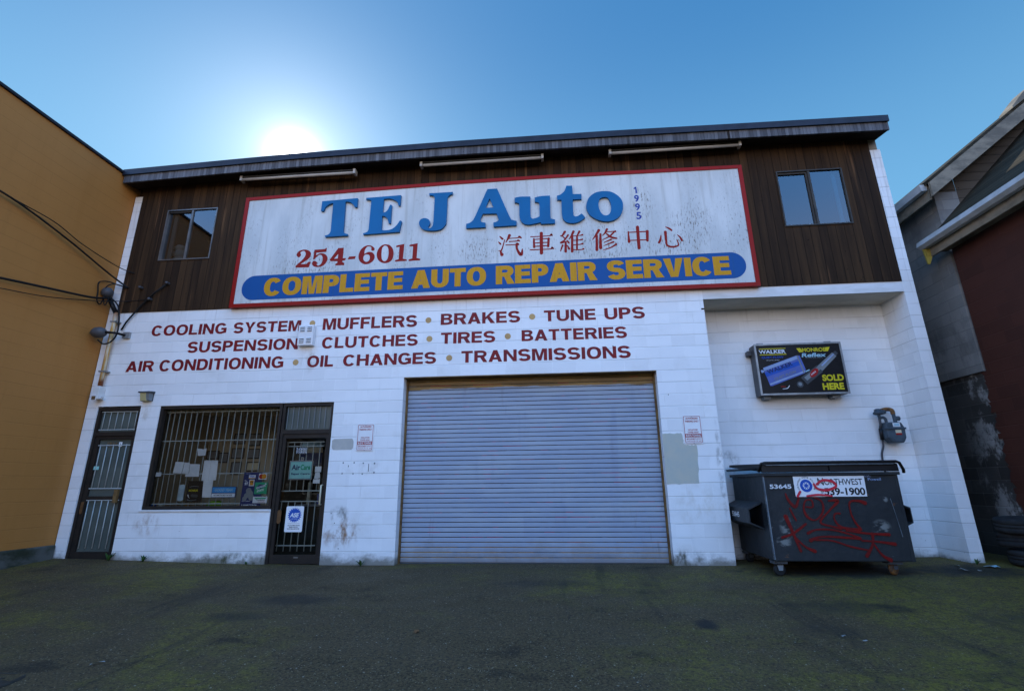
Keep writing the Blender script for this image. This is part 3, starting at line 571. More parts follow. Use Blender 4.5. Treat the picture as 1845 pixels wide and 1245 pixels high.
BIG_LETTERS=[('T',[[(-4.41,6.609),(-3.691,6.634),(-3.688,6.437),(-3.734,6.437),(-3.795,6.519,1),(-3.858,6.56,1),(-3.932,6.569),(-3.92,5.92),(-3.891,5.883,1),(-3.827,5.857),(-3.831,5.825),(-4.27,5.822),(-4.282,5.851),(-4.209,5.874,1),(-4.173,5.935),(-4.18,6.553),(-4.248,6.539,1),(-4.328,6.478,1),(-4.365,6.387),(-4.414,6.4)]]),('E',[[(-3.52,6.626),(-2.822,6.642),(-2.83,6.41),(-2.863,6.416),(-2.893,6.498,1),(-2.971,6.555,1),(-3.049,6.582,1),(-3.161,6.578),(-3.168,6.279),(-3.114,6.29,1),(-3.067,6.343,1),(-3.029,6.447),(-2.994,6.434),(-2.998,6.038),(-3.032,6.04),(-3.062,6.132,1),(-3.107,6.189,1),(-3.17,6.21),(-3.166,5.904),(-3.064,5.896,1),(-2.966,5.915,1),(-2.888,5.977,1),(-2.815,6.09),(-2.781,6.073),(-2.815,5.847),(-3.518,5.829),(-3.523,5.858),(-3.45,5.879,1),(-3.421,5.927),(-3.412,6.554),(-3.444,6.58,1),(-3.518,6.591)]]),('J',[[(-2.268,6.646),(-1.805,6.645),(-1.812,6.597),(-1.869,6.579,1),(-1.905,6.526),(-1.914,6.035,1),(-1.94,5.93,1),(-2.027,5.85,1),(-2.18,5.834,1),(-2.326,5.86,1),(-2.41,5.926,1),(-2.44,6.013,1),(-2.414,6.084,1),(-2.337,6.111,1),(-2.254,6.074,1),(-2.225,6.0,1),(-2.245,5.944,1),(-2.26,5.91,1),(-2.227,5.89,1),(-2.18,5.926,1),(-2.162,6.024),(-2.156,6.542),(-2.191,6.591,1),(-2.261,6.601)]]),('A',[[(-1.133,6.662),(-0.945,6.661),(-0.706,6.037,1),(-0.655,5.972,1),(-0.58,5.944),(-0.581,5.854),(-1.012,5.849),(-1.017,5.937),(-0.961,5.95,1),(-0.92,5.982,1),(-0.925,6.028),(-0.956,6.124),(-1.218,6.134),(-1.258,6.025,1),(-1.253,5.979,1),(-1.217,5.954,1),(-1.166,5.946),(-1.165,5.847),(-1.529,5.848),(-1.532,5.941),(-1.464,5.958,1),(-1.402,6.011,1),(-1.352,6.112)],[(-1.091,6.456),(-1.015,6.258),(-1.167,6.256)]]),('u',[[(-0.612,6.436),(-0.569,6.447,1),(-0.507,6.455,1),(-0.445,6.454,1),(-0.312,6.445),(-0.317,6.059,1),(-0.305,5.996,1),(-0.271,5.973,1),(-0.21,5.987,1),(-0.149,6.015),(-0.148,6.266,1),(-0.172,6.312,1),(-0.23,6.33),(-0.233,6.417),(-0.159,6.435,1),(-0.056,6.444,1),(.058,6.441),(.054,6.002,1),(.076,5.953,1),(.135,5.932),(.132,5.851),(-0.128,5.855),(-0.127,5.889),(-0.233,5.87,1),(-0.354,5.855,1),(-0.444,5.88,1),(-0.503,5.951,1),(-0.524,6.049,1),(-0.525,6.267,1),(-0.544,6.321,1),(-0.611,6.339)]]),('t',[[(.369,6.633),(.481,6.628),(.485,6.446),(.647,6.436),(.642,6.328),(.48,6.331),(.478,6.036,1),(.487,5.988,1),(.52,5.971,1),(.57,5.987,1),(.63,6.027),(.692,5.942),(.615,5.88,1),(.525,5.843,1),(.426,5.839,1),(.338,5.87,1),(.281,5.948,1),(.266,6.05),(.267,6.34),(.191,6.34),(.186,6.431),(.249,6.449,1),(.319,6.509,1),(.355,6.582,1)]]),('o',[[(1.078,6.471,1),(1.198,6.445,1),(1.314,6.357,1),(1.383,6.244,1),(1.391,6.117,1),(1.354,5.982,1),(1.271,5.888,1),(1.148,5.839,1),(1.029,5.843,1),(.9,5.889,1),(.785,5.982,1),(.73,6.096,1),(.725,6.21,1),(.77,6.335,1),(.852,6.419,1),(.955,6.464,1)],[(1.059,6.342,1),(1.124,6.325,1),(1.163,6.246,1),(1.177,6.144,1),(1.161,6.032,1),(1.113,5.97,1),(1.058,5.96,1),(1.005,5.991,1),(.966,6.069,1),(.947,6.171,1),(.961,6.272,1),(.997,6.326,1)]])]
PHONE_DIGITS=[('2',[[(-4.828,5.491,1),(-4.799,5.561,1),(-4.72,5.596,1),(-4.621,5.588,1),(-4.548,5.531,1),(-4.543,5.46,1),(-4.584,5.391,1),(-4.723,5.296),(-4.611,5.293),(-4.571,5.338),(-4.526,5.336),(-4.551,5.221),(-4.819,5.226),(-4.821,5.262),(-4.69,5.396,1),(-4.647,5.481,1),(-4.659,5.545,1),(-4.702,5.571,1),(-4.752,5.542,1),(-4.738,5.494,1),(-4.749,5.455,1),(-4.785,5.441,1)]]),('5',[[(-4.478,5.583),(-4.277,5.588),(-4.234,5.615),(-4.236,5.526),(-4.434,5.517),(-4.435,5.462),(-4.357,5.501,1),(-4.266,5.485,1),(-4.202,5.41,1),(-4.212,5.317,1),(-4.271,5.242,1),(-4.372,5.216,1),(-4.456,5.235,1),(-4.499,5.292,1),(-4.482,5.338,1),(-4.438,5.344,1),(-4.397,5.311,1),(-4.4,5.264,1),(-4.361,5.249,1),(-4.313,5.291,1),(-4.293,5.384,1),(-4.323,5.456,1),(-4.383,5.464,1),(-4.457,5.384,1),(-4.487,5.391)]]),('4',[[(-4.009,5.593),(-3.898,5.596),(-3.897,5.376),(-3.834,5.375),(-3.851,5.326),(-3.898,5.324),(-3.901,5.301),(-3.858,5.271),(-3.86,5.229),(-4.034,5.233),(-4.035,5.269),(-4.002,5.278),(-3.998,5.318),(-4.132,5.325),(-4.157,5.353)],[(-3.997,5.47),(-3.996,5.376),(-4.07,5.372)]]),('-',[[(-3.777,5.404),(-3.645,5.405),(-3.662,5.348),(-3.802,5.346)]]),('6',[[(-3.297,5.559,1),(-3.374,5.615,1),(-3.477,5.608,1),(-3.56,5.534,1),(-3.594,5.41,1),(-3.563,5.299,1),(-3.477,5.233,1),(-3.376,5.235,1),(-3.293,5.301,1),(-3.277,5.385,1),(-3.319,5.458,1),(-3.401,5.481,1),(-3.482,5.443),(-3.478,5.521,1),(-3.445,5.583,1),(-3.402,5.596,1),(-3.356,5.57,1),(-3.356,5.523,1),(-3.329,5.498,1),(-3.293,5.511,1)],[(-3.434,5.43,1),(-3.381,5.406,1),(-3.369,5.343,1),(-3.394,5.29,1),(-3.445,5.28,1),(-3.487,5.318,1),(-3.496,5.373,1),(-3.477,5.416,1)]]),('0',[[(-3.081,5.621,1),(-2.992,5.594,1),(-2.927,5.5,1),(-2.914,5.39,1),(-2.943,5.283,1),(-3.027,5.233,1),(-3.129,5.243,1),(-3.214,5.32,1),(-3.241,5.438,1),(-3.208,5.546,1),(-3.153,5.603,1)],[(-3.087,5.595,1),(-3.041,5.569,1),(-3.014,5.481,1),(-3.014,5.364,1),(-3.045,5.288,1),(-3.095,5.275,1),(-3.134,5.323,1),(-3.149,5.433,1),(-3.142,5.543,1),(-3.119,5.581,1)]]),('1',[[(-2.871,5.583),(-2.802,5.596,1),(-2.715,5.611),(-2.728,5.305),(-2.652,5.283),(-2.653,5.255),(-2.877,5.251),(-2.878,5.279),(-2.811,5.299),(-2.807,5.556),(-2.869,5.547)]]),('1',[[(-2.615,5.585),(-2.541,5.598,1),(-2.457,5.612),(-2.466,5.307),(-2.394,5.285),(-2.395,5.254),(-2.617,5.25),(-2.619,5.281),(-2.548,5.301),(-2.545,5.549),(-2.618,5.553)]])]
HANZI=[[[(-0.899,5.665,.015),(-0.851,5.609,.03),(-0.846,5.594,.011)],[(-0.926,5.554,.011),(-0.894,5.517,.025),(-0.88,5.493,.012)],[(-0.809,5.589,.013),(-0.857,5.41,.019),(-0.884,5.353,.023),(-0.858,5.282,.051)],[(-0.921,5.372,.011),(-0.868,5.364,.015)],[(-0.715,5.682,.043),(-0.75,5.603,.026),(-0.788,5.535,.011)],[(-0.734,5.612,.013),(-0.568,5.617,.014),(-0.536,5.636,.032),(-0.496,5.607,.015)],[(-0.724,5.549,.015),(-0.591,5.55,.015),(-0.559,5.563,.028),(-0.527,5.546,.013)],[(-0.788,5.482,.013),(-0.602,5.48,.015),(-0.581,5.494,.036),(-0.549,5.48,.025)],[(-0.586,5.483,.032),(-0.582,5.395,.03),(-0.536,5.294,.038),(-0.499,5.28,.04),(-0.482,5.384,.013)]],[[(-0.329,5.623,.014),(.014,5.625,.015),(.052,5.65,.031),(.075,5.624,.015)],[(-0.127,5.697,.043),(-0.134,5.273,.046)],[(-0.267,5.582,.023),(-0.265,5.401,.031)],[(.007,5.578,.032),(-0.008,5.404,.029)],[(-0.262,5.566,.013),(.012,5.57,.015)],[(-0.263,5.492,.014),(-0.001,5.493,.015)],[(-0.265,5.424,.015),(-0.008,5.427,.015)],[(-0.34,5.359,.015),(.027,5.356,.014),(.057,5.383,.029),(.092,5.356,.015)]],[[(.311,5.696,.035),(.255,5.611,.023),(.226,5.618,.017)],[(.366,5.625,.027),(.294,5.521,.022),(.224,5.469,.031)],[(.255,5.611,.015),(.31,5.544,.021)],[(.229,5.467,.023),(.355,5.494,.017)],[(.34,5.513,.015),(.374,5.459,.027)],[(.314,5.462,.029),(.307,5.283,.035)],[(.259,5.424,.025),(.215,5.306,.014)],[(.341,5.414,.013),(.375,5.337,.031)],[(.468,5.693,.035),(.422,5.596,.023),(.378,5.534,.01)],[(.438,5.612,.029),(.424,5.277,.035)],[(.577,5.686,.032),(.532,5.607,.019)],[(.448,5.594,.012),(.579,5.601,.014),(.631,5.613,.027)],[(.444,5.507,.013),(.574,5.508,.015),(.622,5.52,.026)],[(.44,5.414,.013),(.57,5.419,.014),(.622,5.431,.027)],[(.436,5.317,.012),(.586,5.314,.014),(.636,5.327,.027)],[(.527,5.601,.024),(.513,5.313,.025)]],[[(.932,5.694,.039),(.866,5.587,.026),(.801,5.499,.009)],[(.884,5.586,.031),(.87,5.283,.037)],[(.951,5.613,.026),(.94,5.318,.043)],[(1.08,5.704,.032),(1.031,5.62,.02),(.988,5.574,.009)],[(1.043,5.644,.013),(1.191,5.648,.015),(1.228,5.646,.031)],[(1.201,5.635,.023),(1.108,5.549,.02),(.983,5.489,.009)],[(1.053,5.619,.017),(1.14,5.535,.03),(1.246,5.502,.019)],[(1.142,5.488,.024),(1.003,5.433,.009)],[(1.182,5.438,.024),(.997,5.367,.009)],[(1.227,5.39,.028),(1.127,5.329,.019),(.984,5.283,.01)]],[[(1.455,5.633,.015),(1.455,5.414,.036)],[(1.453,5.612,.015),(1.808,5.612,.017)],[(1.795,5.625,.039),(1.781,5.42,.032)],[(1.468,5.449,.015),(1.789,5.444,.015)],[(1.627,5.721,.041),(1.622,5.279,.04)]],[[(2.125,5.685,.011),(2.191,5.645,.027),(2.23,5.606,.023)],[(2.03,5.52,.013),(2.011,5.431,.028),(1.979,5.373,.03)],[(2.113,5.591,.038),(2.111,5.419,.029),(2.118,5.323,.027),(2.198,5.281,.027),(2.316,5.306,.019),(2.301,5.415,.012)],[(2.318,5.514,.011),(2.363,5.459,.023),(2.388,5.392,.029)]]]
GRAFFITI=[[(3.171,1.063,.019),(3.197,.975,.035),(3.271,.888,.041),(3.323,.967,.029),(3.37,1.086,.023)],[(3.196,.872,.019),(3.229,.778,.025),(3.257,.707,.019)],[(3.414,.887,.019),(3.501,.886,.025),(3.5,.973,.019),(3.419,.966,.019),(3.381,.856,.026),(3.415,.754,.034),(3.503,.714,.018),(3.592,.776,.025),(3.64,.87,.028),(3.625,.965,.025),(3.538,1.013,.019)],[(3.72,.964,.022),(3.846,.963,.041),(3.713,.838,.022),(3.569,.691,.028),(3.692,.637,.022),(3.827,.606,.04)],[(3.847,.799,.022),(3.775,.791,.022),(3.761,.714,.022),(3.837,.621,.031),(4.063,.587,.04)],[(4.2,.929,.053),(4.113,.961,.034),(4.0,.946,.025),(3.984,.821,.022),(4.015,.697,.025),(4.078,.587,.034)],[(3.124,.77,.058),(3.191,.545,.038),(3.256,.317,.034)],[(3.377,.668,.028),(3.191,.545,.032),(3.033,.492,.029)],[(3.207,.499,.022),(3.32,.377,.025),(3.442,.317,.046)],[(3.379,.545,.038),(3.497,.591,.022),(3.7,.59,.025),(3.907,.537,.021),(4.049,.476,.04)],[(3.395,.453,.047),(3.528,.499,.025),(3.745,.499,.028),(4.034,.476,.027)],[(3.459,.461,.022),(3.675,.453,.021),(3.907,.378,.022),(4.12,.333,.021)],[(3.884,.582,.028),(4.139,.544,.025),(4.427,.528,.039)],[(4.06,.453,.024),(4.271,.438,.024),(4.477,.408,.046)],[(4.208,.544,.04),(4.188,.408,.028),(4.082,.259,.046)],[(4.204,.408,.021),(4.282,.274,.028),(4.382,.208,.054)],[(3.599,1.18,.032),(3.689,1.236,.032),(3.814,1.219,.035),(3.85,1.154,.031),(3.73,1.107,.035),(3.605,1.124,.032),(3.561,1.189,.028)],[(3.32,1.022,.032),(3.368,1.091,.032)],[(3.445,1.029,.026),(3.607,1.044,.029),(3.779,1.027,.022)]]
# ------------------------------------------------------------------ ground
def ground_base(x): return interp(x, [-8.5, -7, -5.3, -3.8, 1.7, 2.6, 6.1], [.09, .06, .015, 0, .015, .018, .07])
def gz(x, y):
    d = max(0, -y); return ground_base(x)*max(0, 1-d/3) - .03*min(d, 9)
def axis_steps(lo, hi, step, far): return [-far, -90, -40, -22] + [lo+step*i for i in range(int((hi-lo)/step)+1)] + [22, 40, 90, far]
g = MB(); gx = axis_steps(-14, 14, .5, 400); gy = axis_steps(-16, 14, .5, 400)
g.add([(x, y, gz(x, y)) for y in gy for x in gx], [(j*len(gx)+i, j*len(gx)+i+1, (j+1)*len(gx)+i+1, (j+1)*len(gx)+i) for j in range(len(gy)-1) for i in range(len(gx)-1)], 'asphalt', True)
o = g.obj('ground', recalc=False); o['kind'] = 'structure'; o['label'] = 'dark damp asphalt forecourt with green moss patches'

# ------------------------------------------------------------------ the repair shop
XS = [-8.46, -4.95, -1.72, 1.23, 4.22, 6.11]; ZS = [7.43, 7.54, 7.578, 7.571, 7.53, 7.507]
T = lambda x: interp(x, XS, ZS)
shop = thing('repair_shop', 'two-storey white painted block garage with brown boarded upper storey', 'building', (-1.2, 0, 0))
w = MB()
DOOR1 = (-8.33, -7.48, .04, 2.66, .10); WIN = (-7.10, -4.78, .86, 2.645, .10); DOOR2 = (-4.78, -3.845, -.05, 2.645, .10); ROLL = (-2.61, 1.742, -.05, 3.048, .24)
w.sheet(-8.545, 2.65, -.1, 4.475, 0, [DOOR1, WIN, DOOR2, ROLL], 'white_block')
w.quad((2.65,0,-.1),(2.65,.62,-.1),(2.65,.62,4.29),(2.65,0,4.29),'white_block')          # side of the recess
w.quad((2.65,.62,-.1),(5.95,.62,-.1),(5.95,.62,4.29),(2.65,.62,4.29),'white_block')      # back of the recess
w.box(5.952, 6.14, 0, 14, -.1, 7.09, 'white_block')                                      # end wall
w.box(-8.545, -8.372, 0, .2, 4.475, 7.05, 'white_block')                                 # left end wall
w.quad((-8.5,.2,-.1),(-8.5,14,-.1),(-8.5,14,7.3),(-8.5,.2,7.3),'white_block'); w.quad((-8.5,14,-.1),(6,14,-.1),(6,14,7.3),(-8.5,14,7.3),'white_block')
w.obj('wall', shop, recalc=False)
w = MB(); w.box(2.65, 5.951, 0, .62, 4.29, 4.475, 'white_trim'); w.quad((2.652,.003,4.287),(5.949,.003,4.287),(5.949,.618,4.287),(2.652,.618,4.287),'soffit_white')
w.box(2.60, 2.655, -.004, .03, 4.10, 4.125, 'soffit_dark'); w.obj('lintel_beam', shop)
U1 = (-7.735, -6.655, 5.545, 6.675, .10); U2 = (4.226, 5.385, 5.60, 6.735, .10)
w = MB(); w.sheet(-8.372, 5.952, 4.475, 7.40, -.012, [U1, U2], 'brown_boards'); w.quad((-8.372,-.012,4.475),(5.952,-.012,4.475),(5.952,.05,4.475),(-8.372,.05,4.475),'brown_boards')
w.box(-8.46, -8.373, -.01, .05, 7.051, 7.3, 'brown_boards'); w.box(5.953, 6.09, -.008, .05, 7.091, 7.32, 'trim_tan'); w.obj('upper_siding', shop, recalc=False)
# upper windows
for U, mid, slide, nm in ((U1, -7.20, 'alu', 'aluminium slider window showing pale sacks inside'), (U2, 4.79, 'dark_alu', 'dark framed slider window reflecting plain sky')):
    a, b, c, d, _ = U; f = MB(); k = slide; fr = .022
    f.box(a, b, -.03, .06, d-fr, d, k); f.box(a, b, -.03, .06, c, c+fr, k); f.box(a, a+fr, -.03, .06, c+fr, d-fr, k); f.box(b-fr, b, -.03, .06, c+fr, d-fr, k)
    f.box(mid-.006, mid+.03, -.022, .05, c+fr, d-fr, k); f.box(a+fr, mid-.006, .0, .05, d-fr-.035, d-fr, 'dark_alu'); f.box(mid-.035, mid-.006, .005, .05, c+fr, d-fr-.035, 'dark_alu')
    wo_ = f.obj('upper_window', shop, nm)
    p = MB(); p.quad((a+fr,.03,c+fr),(mid-.03,.03,c+fr),(mid-.03,.03,d-.055),(a+fr,.03,d-.055),'glass_up'); p.quad((mid+.03,.0,c+fr),(b-fr,.0,c+fr),(b-fr,.0,d-fr),(mid+.03,.0,d-fr),'glass_up'); p.obj('pane', wo_, recalc=False)
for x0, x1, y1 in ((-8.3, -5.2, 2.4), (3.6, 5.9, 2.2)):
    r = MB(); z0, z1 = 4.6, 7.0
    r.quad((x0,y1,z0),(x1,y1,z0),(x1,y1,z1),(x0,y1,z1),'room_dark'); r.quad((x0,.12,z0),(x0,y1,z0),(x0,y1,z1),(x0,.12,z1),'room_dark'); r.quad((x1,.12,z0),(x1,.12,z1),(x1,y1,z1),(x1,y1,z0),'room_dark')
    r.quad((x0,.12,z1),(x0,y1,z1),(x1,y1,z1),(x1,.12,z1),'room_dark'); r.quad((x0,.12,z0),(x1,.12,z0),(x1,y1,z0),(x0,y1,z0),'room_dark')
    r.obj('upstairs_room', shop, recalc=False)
r = MB(); r.box(5.26, 5.32, .10, .13, 5.63, 6.70, 'sky_blue'); r.obj('curtain', shop)
r = MB(); r.box(-7.66, -7.58, .09, .12, 5.57, 6.62, 'grey_mid'); r.obj('curtain', shop)
# roof
def ribbon(mb, y0, y1, top, bot, mat, x0=-8.52, x1=6.11):
    xs = [x0]+XS[1:-1]+[x1]; n = len(xs)
    prof = [(y0, bot), (y0, top), (y1, top), (y1, bot)]
    mb.add([(x, y, T(x)+h) for x in xs for y, h in prof], [(i*4+j, i*4+(j+1) % 4, (i+1)*4+(j+1) % 4, (i+1)*4+j) for i in range(n-1) for j in range(4)]+[(0,1,2,3), tuple((n-1)*4+j for j in (3,2,1,0))], mat)
rf = MB(); ribbon(rf, -.30, 14, -.02, -.16, 'cap_metal'); roof = rf.obj('roof', shop)
c = MB(); ribbon(c, -.405, -.372, 0, -.125, 'cap_metal', -8.54, 6.12); ribbon(c, -.371, -.20, 0, -.015, 'cap_metal', -8.54, 6.12); c.obj('roof_flashing', roof)
c = MB(); ribbon(c, -.371, -.335, -.09, -.285, 'grey_boards'); c.box(3.33, 3.37, -.376, -.30, T(3.35)-.29, T(3.35)-.12, 'soffit_dark'); c.obj('fascia', roof)
c = MB(); xs = [-8.52]+XS[1:-1]+[6.11]
c.add([(x, y, T(x)+h) for x in xs for y, h in ((-.335, -.275), (0.02, -.205))], [(2*i, 2*i+1, 2*i+3, 2*i+2) for i in range(len(xs)-1)], 'soffit_dark')
c.quad((6.11,-.335,T(6.11)-.275),(6.11,.02,T(6.11)-.205),(6.11,.02,T(6.11)-.05),(6.11,-.335,T(6.11)-.05),'soffit_dark'); c.obj('soffit', roof, recalc=False)

# shop window and the two doors, each with bars behind the glass
ROD = .011
def frame_rect(mb, a, b, c, d, t, y0, y1, mat):
    mb.box(a, b, y0, y1, d-t, d, mat); mb.box(a, b, y0, y1, c, c+t, mat); mb.box(a, a+t, y0, y1, c+t, d-t, mat); mb.box(b-t, b, y0, y1, c+t, d-t, mat)
f = MB(); frame_rect(f, -7.098, -4.782, .862, 2.643, .055, .012, .11, 'bronze'); f.box(-7.13, -4.79, -.018, .011, .832, .861, 'white_trim')
sw = f.obj('shop_window', shop)
p = MB(); p.quad((-7.043,.09,.917),(-4.837,.09,.917),(-4.837,.09,2.588),(-7.043,.09,2.588),'glass'); p.obj('pane', sw, recalc=False)
b = MB(); K = 8.35/8.19
for x in (-6.975,-6.885,-6.79,-6.688,-6.583,-6.473,-6.365,-6.255,-6.12,-6.001,-5.885,-5.769,-5.651,-5.533,-5.418,-5.316,-5.193,-5.085,-4.972,-4.871): b.tube([(x*K,.16,.90),(x*K,.16,2.62)], .0085, 'bars', 6)
for z in (2.52, 2.012, 1.449, .957): b.box(-7.12, -4.90, .146, .151, 1.2067+(z-1.2067)*K-.009, 1.2067+(z-1.2067)*K+.009, 'bars')
b.obj('security_grille', sw)
def door(a, b, gl, hdr, zb, glassmat, rails, nb, dx):
    f = MB(); gx0, gx1, gz0, gz1 = gl
    f.box(a, a+.05, .02, .12, zb, 2.643, 'bronze'); f.box(b-.05, b, .02, .12, zb, 2.643, 'bronze'); f.box(a+.05, b-.05, .02, .12, 2.59, 2.643, 'bronze'); f.box(a+.05, b-.05, .02, .12, hdr, hdr+.07, 'bronze')
    f.box(a+.052, gx0, .04, .09, zb+.01, hdr-.005, 'bronze'); f.box(gx1, b-.052, .04, .09, zb+.01, hdr-.005, 'bronze')
    f.box(gx0, gx1, .04, .09, zb+.01, gz0, 'bronze'); f.box(gx0, gx1, .04, .09, gz1, hdr-.005, 'bronze')
    return f
f = door(-4.779, -3.847, (-4.672, -3.945, .15, 2.03), 2.105, .005, 'glass', None, 6, 0)
d2 = f.obj('shop_door', shop, 'bronze framed glass shop door with barred inside')
p = MB(); p.quad((-4.672,.07,.15),(-3.945,.07,.15),(-3.945,.07,2.03),(-4.672,.07,2.03),'glass'); p.quad((-4.729,.08,2.175),(-3.897,.08,2.175),(-3.897,.08,2.59),(-4.729,.08,2.59),'frost'); p.obj('pane', d2, recalc=False)
b = MB()
for i in range(6):
    x = -4.69+i*.119; b.tube([(x,.16,1.15),(x,.16,1.97)], .0085, 'bars', 6); b.tube([(x+.005,.16,.19),(x+.005,.16,.98)], .0085, 'bars', 6)
for z in (1.90, 1.97, 1.15, .98, .28): b.box(-4.76, -4.02, .146, .151, z-.009, z+.009, 'bars')
for i in range(9): b.box(-4.70+i*.098, -4.692+i*.098, .05, .058, 2.20, 2.58, 'grey_mid')
b.obj('security_grille', d2)
h = MB(); h.tube([(-3.93,.04,1.24),(-3.93,-.02,1.24),(-3.93,-.02,.93),(-3.93,.04,.93)], .014, 'cream', 8); h.obj('handle', d2)
h = MB(); h.shape([rrect(-4.665,-4.60,.63,.85,.03)], .03, 'dry_leaf', .008); h.obj('push_plate', d2)
h = MB(); h.box(-4.31,-4.235,.034,.04,.10,.122,'alu'); h.obj('maker_tag', d2)
f = door(-8.328, -7.482, (-8.20, -7.575, .19, 2.07), 2.13, .06, 'frost', None, 5, 0); f.box(-8.20, -7.575, .045, .08, 1.03, 1.09, 'bronze')
d1 = f.obj('side_door', shop, 'narrow bronze framed door with cloudy barred glass')
p = MB(); p.quad((-8.20,.075,.19),(-7.575,.075,.19),(-7.575,.075,2.07),(-8.20,.075,2.07),'frost'); p.quad((-8.278,.08,2.20),(-7.532,.08,2.20),(-7.532,.08,2.59),(-8.278,.08,2.59),'frost'); p.obj('pane', d1, recalc=False)
b = MB()
for i in range(5):
    x = -8.16+i*.125; b.tube([(x,.055,1.22),(x,.055,1.98)], .0085, 'bars', 6); b.tube([(x,.055,.24),(x,.055,1.02)], .0085, 'bars', 6)
for z in (1.965, 1.22, 1.025): b.box(-8.20, -7.575, .046, .052, z-.009, z+.009, 'bars')
for i in range(6): b.tube([(-8.22+i*.127,.06,2.23),(-8.22+i*.127,.06,2.57)], .007, 'bars', 6)
b.box(-8.27, -7.54, .05, .055, 2.235, 2.25, 'bars'); b.box(-8.27, -7.54, .05, .055, 2.56, 2.575, 'bars'); b.obj('security_grille', d1)
h = MB(); h.box(-7.665,-7.60,-.005,.04,.98,1.20,'rust_track'); h.obj('handle', d1)
h = MB(); h.box(-8.21,-8.10,.052,.054,1.54,1.60,'pale_green'); h.obj('door_sticker', d1)
h = MB(); h.box(-7.81,-7.75,.052,.054,1.94,2.02,'ink_white'); h.text('A', -7.795, -7.765, 1.955, 2.005, .05, 'ink_black'); h.obj('unit_letter', d1, recalc=False)
h = MB(); h.shape([rrect(-8.27,-8.22,.80,1.0,.02)], .03, 'dry_leaf', .008); h.obj('pull_plate', d1)
h = MB(); h.text('1834', -8.03, -7.84, 1.945, 2.02, .05, 'rust_track', .02); h.obj('door_number', d1, recalc=False)
# roll-up door
f = MB(); H = .0763; n = 40
for i in range(n):
    z0 = .02+i*H; z1 = z0+H; j = random.uniform(-.0015, .0015)
    for (za, ya), (zb, yb), m in (((z0,.210),(z0+.0062,.2005),'door_groove'), ((z0+.0062,.2005),(z0+.02,.1985),'door_slat'), ((z0+.02,.1985),(z1-.018,.1985),'door_slat'), ((z1-.018,.1985),(z1-.0062,.2005),'door_slat'), ((z1-.0062,.2005),(z1,.210),'door_groove')):
        f.quad((-2.575,ya+j,za),(1.707,ya+j,za),(1.707,yb+j,zb),(-2.575,yb+j,zb), m)
rd = f.obj('roll_door', shop, recalc=False)
f = MB(); f.box(-2.609,-2.576,.17,.235,-.03,3.047,'rust_track'); f.obj('door_track', rd)
f = MB(); f.box(1.708,1.741,.17,.235,-.03,3.047,'rust_track'); f.obj('door_track', rd)
f = MB(); f.box(-2.575,1.707,.185,.235,-.03,.022,'grey_dark'); f.obj('bottom_bar', rd)
f = MB(); f.box(-2.609,1.741,-.004,.17,3.035,3.047,'rust_track'); f.obj('door_header', rd)
# painted words on the wall
LY = -.003; st = dict(sv=.235, sh=.195, gap=.10)
for t_, x0, x1, z0, z1 in (('COOLING',-7.571,-6.069,3.985,4.192),('SYSTEM',-5.931,-4.617,3.982,4.190),('MUFFLERS',-4.197,-2.423,3.982,4.202),('BRAKES',-1.986,-.548,3.995,4.207),('TUNE',-.123,.786,3.989,4.194),('UPS',.939,1.635,3.985,4.196),
                           ('SUSPENSION',-6.782,-4.631,3.632,3.842),('CLUTCHES',-4.176,-2.393,3.627,3.838),('TIRES',-1.974,-.994,3.640,3.847),('BATTERIES',-.526,1.302,3.639,3.842),
                           ('AIR',-7.939,-7.389,3.300,3.503),('CONDITIONING',-7.273,-4.869,3.292,3.506),('OIL',-4.42,-3.93,3.286,3.497),('CHANGES',-3.747,-2.047,3.284,3.494),('TRANSMISSIONS',-1.596,1.339,3.282,3.494)):
    wd = MB(); word(wd, t_, x0, x1, z0, z1, LY, 'red_paint', **st); wd.obj('painted_word', shop, 'dark red painted word '+t_, recalc=False)
for x, z in ((-4.401,4.12),(-2.213,4.095),(-.332,4.088),(-2.182,3.741),(-.771,3.739),(-4.637,3.384),(-1.813,3.377)): dm = MB(); dot(dm, x, z, .055, LY, 'tan_paint'); dm.obj('painted_dot', shop, recalc=False)
def ragged(poly, amp, n):
    out = []
    for i in range(len(poly)):
        a, b = poly[i], poly[(i+1) % len(poly)]
        for k in range(n): t_ = k/n; out.append((lerp(a[0],b[0],t_)+random.uniform(-amp,amp), lerp(a[1],b[1],t_)+random.uniform(-amp,amp)))
    return out
p = MB(); p.shape([ragged([(1.746,1.99),(2.05,1.995),(2.07,1.81),(2.275,1.80),(2.24,1.215),(1.746,1.20)], .008, 8)], LY, 'patch_sage'); p.obj('paint_patch', shop, 'large sage cover-up patch', recalc=False)
p = MB(); p.shape([ragged(rrect(-3.815,-3.435,1.815,2.005,.05), .005, 1)], LY, 'patch_grey'); p.obj('paint_patch', shop, 'small grey cover-up patch', recalc=False)
# bolt holes and small scars left where a sign hung
for x, z, r_, mt_ in ((-3.585,1.60,.013,'grey_mid'),(-3.395,1.60,.013,'grey_mid'),(-3.235,1.59,.013,'grey_mid'),(-3.04,1.585,.015,'grey_mid'),(-3.59,1.425,.013,'grey_mid'),(-3.40,1.42,.013,'grey_mid'),(-3.24,1.415,.013,'grey_mid'),(-3.04,1.435,.015,'grey_mid'),(1.9,2.63,.008,'ink_black'),(1.05,3.5,.008,'ink_black'),(-3.72,.79,.008,'ink_black'),(-3.65,.64,.008,'ink_black'),(-3.55,.25,.008,'ink_black')):
    p = MB(); dot(p, x, z, r_, LY, mt_); p.obj('bolt_hole', shop, recalc=False)
for x, a, b in ((-3.139,1.45,1.58),(-3.491,1.53,1.56)):
    p = MB(); p.box(x-.004,x+.004,-.004,.0,a,b,'ink_black'); p.obj('wall_scar', shop)
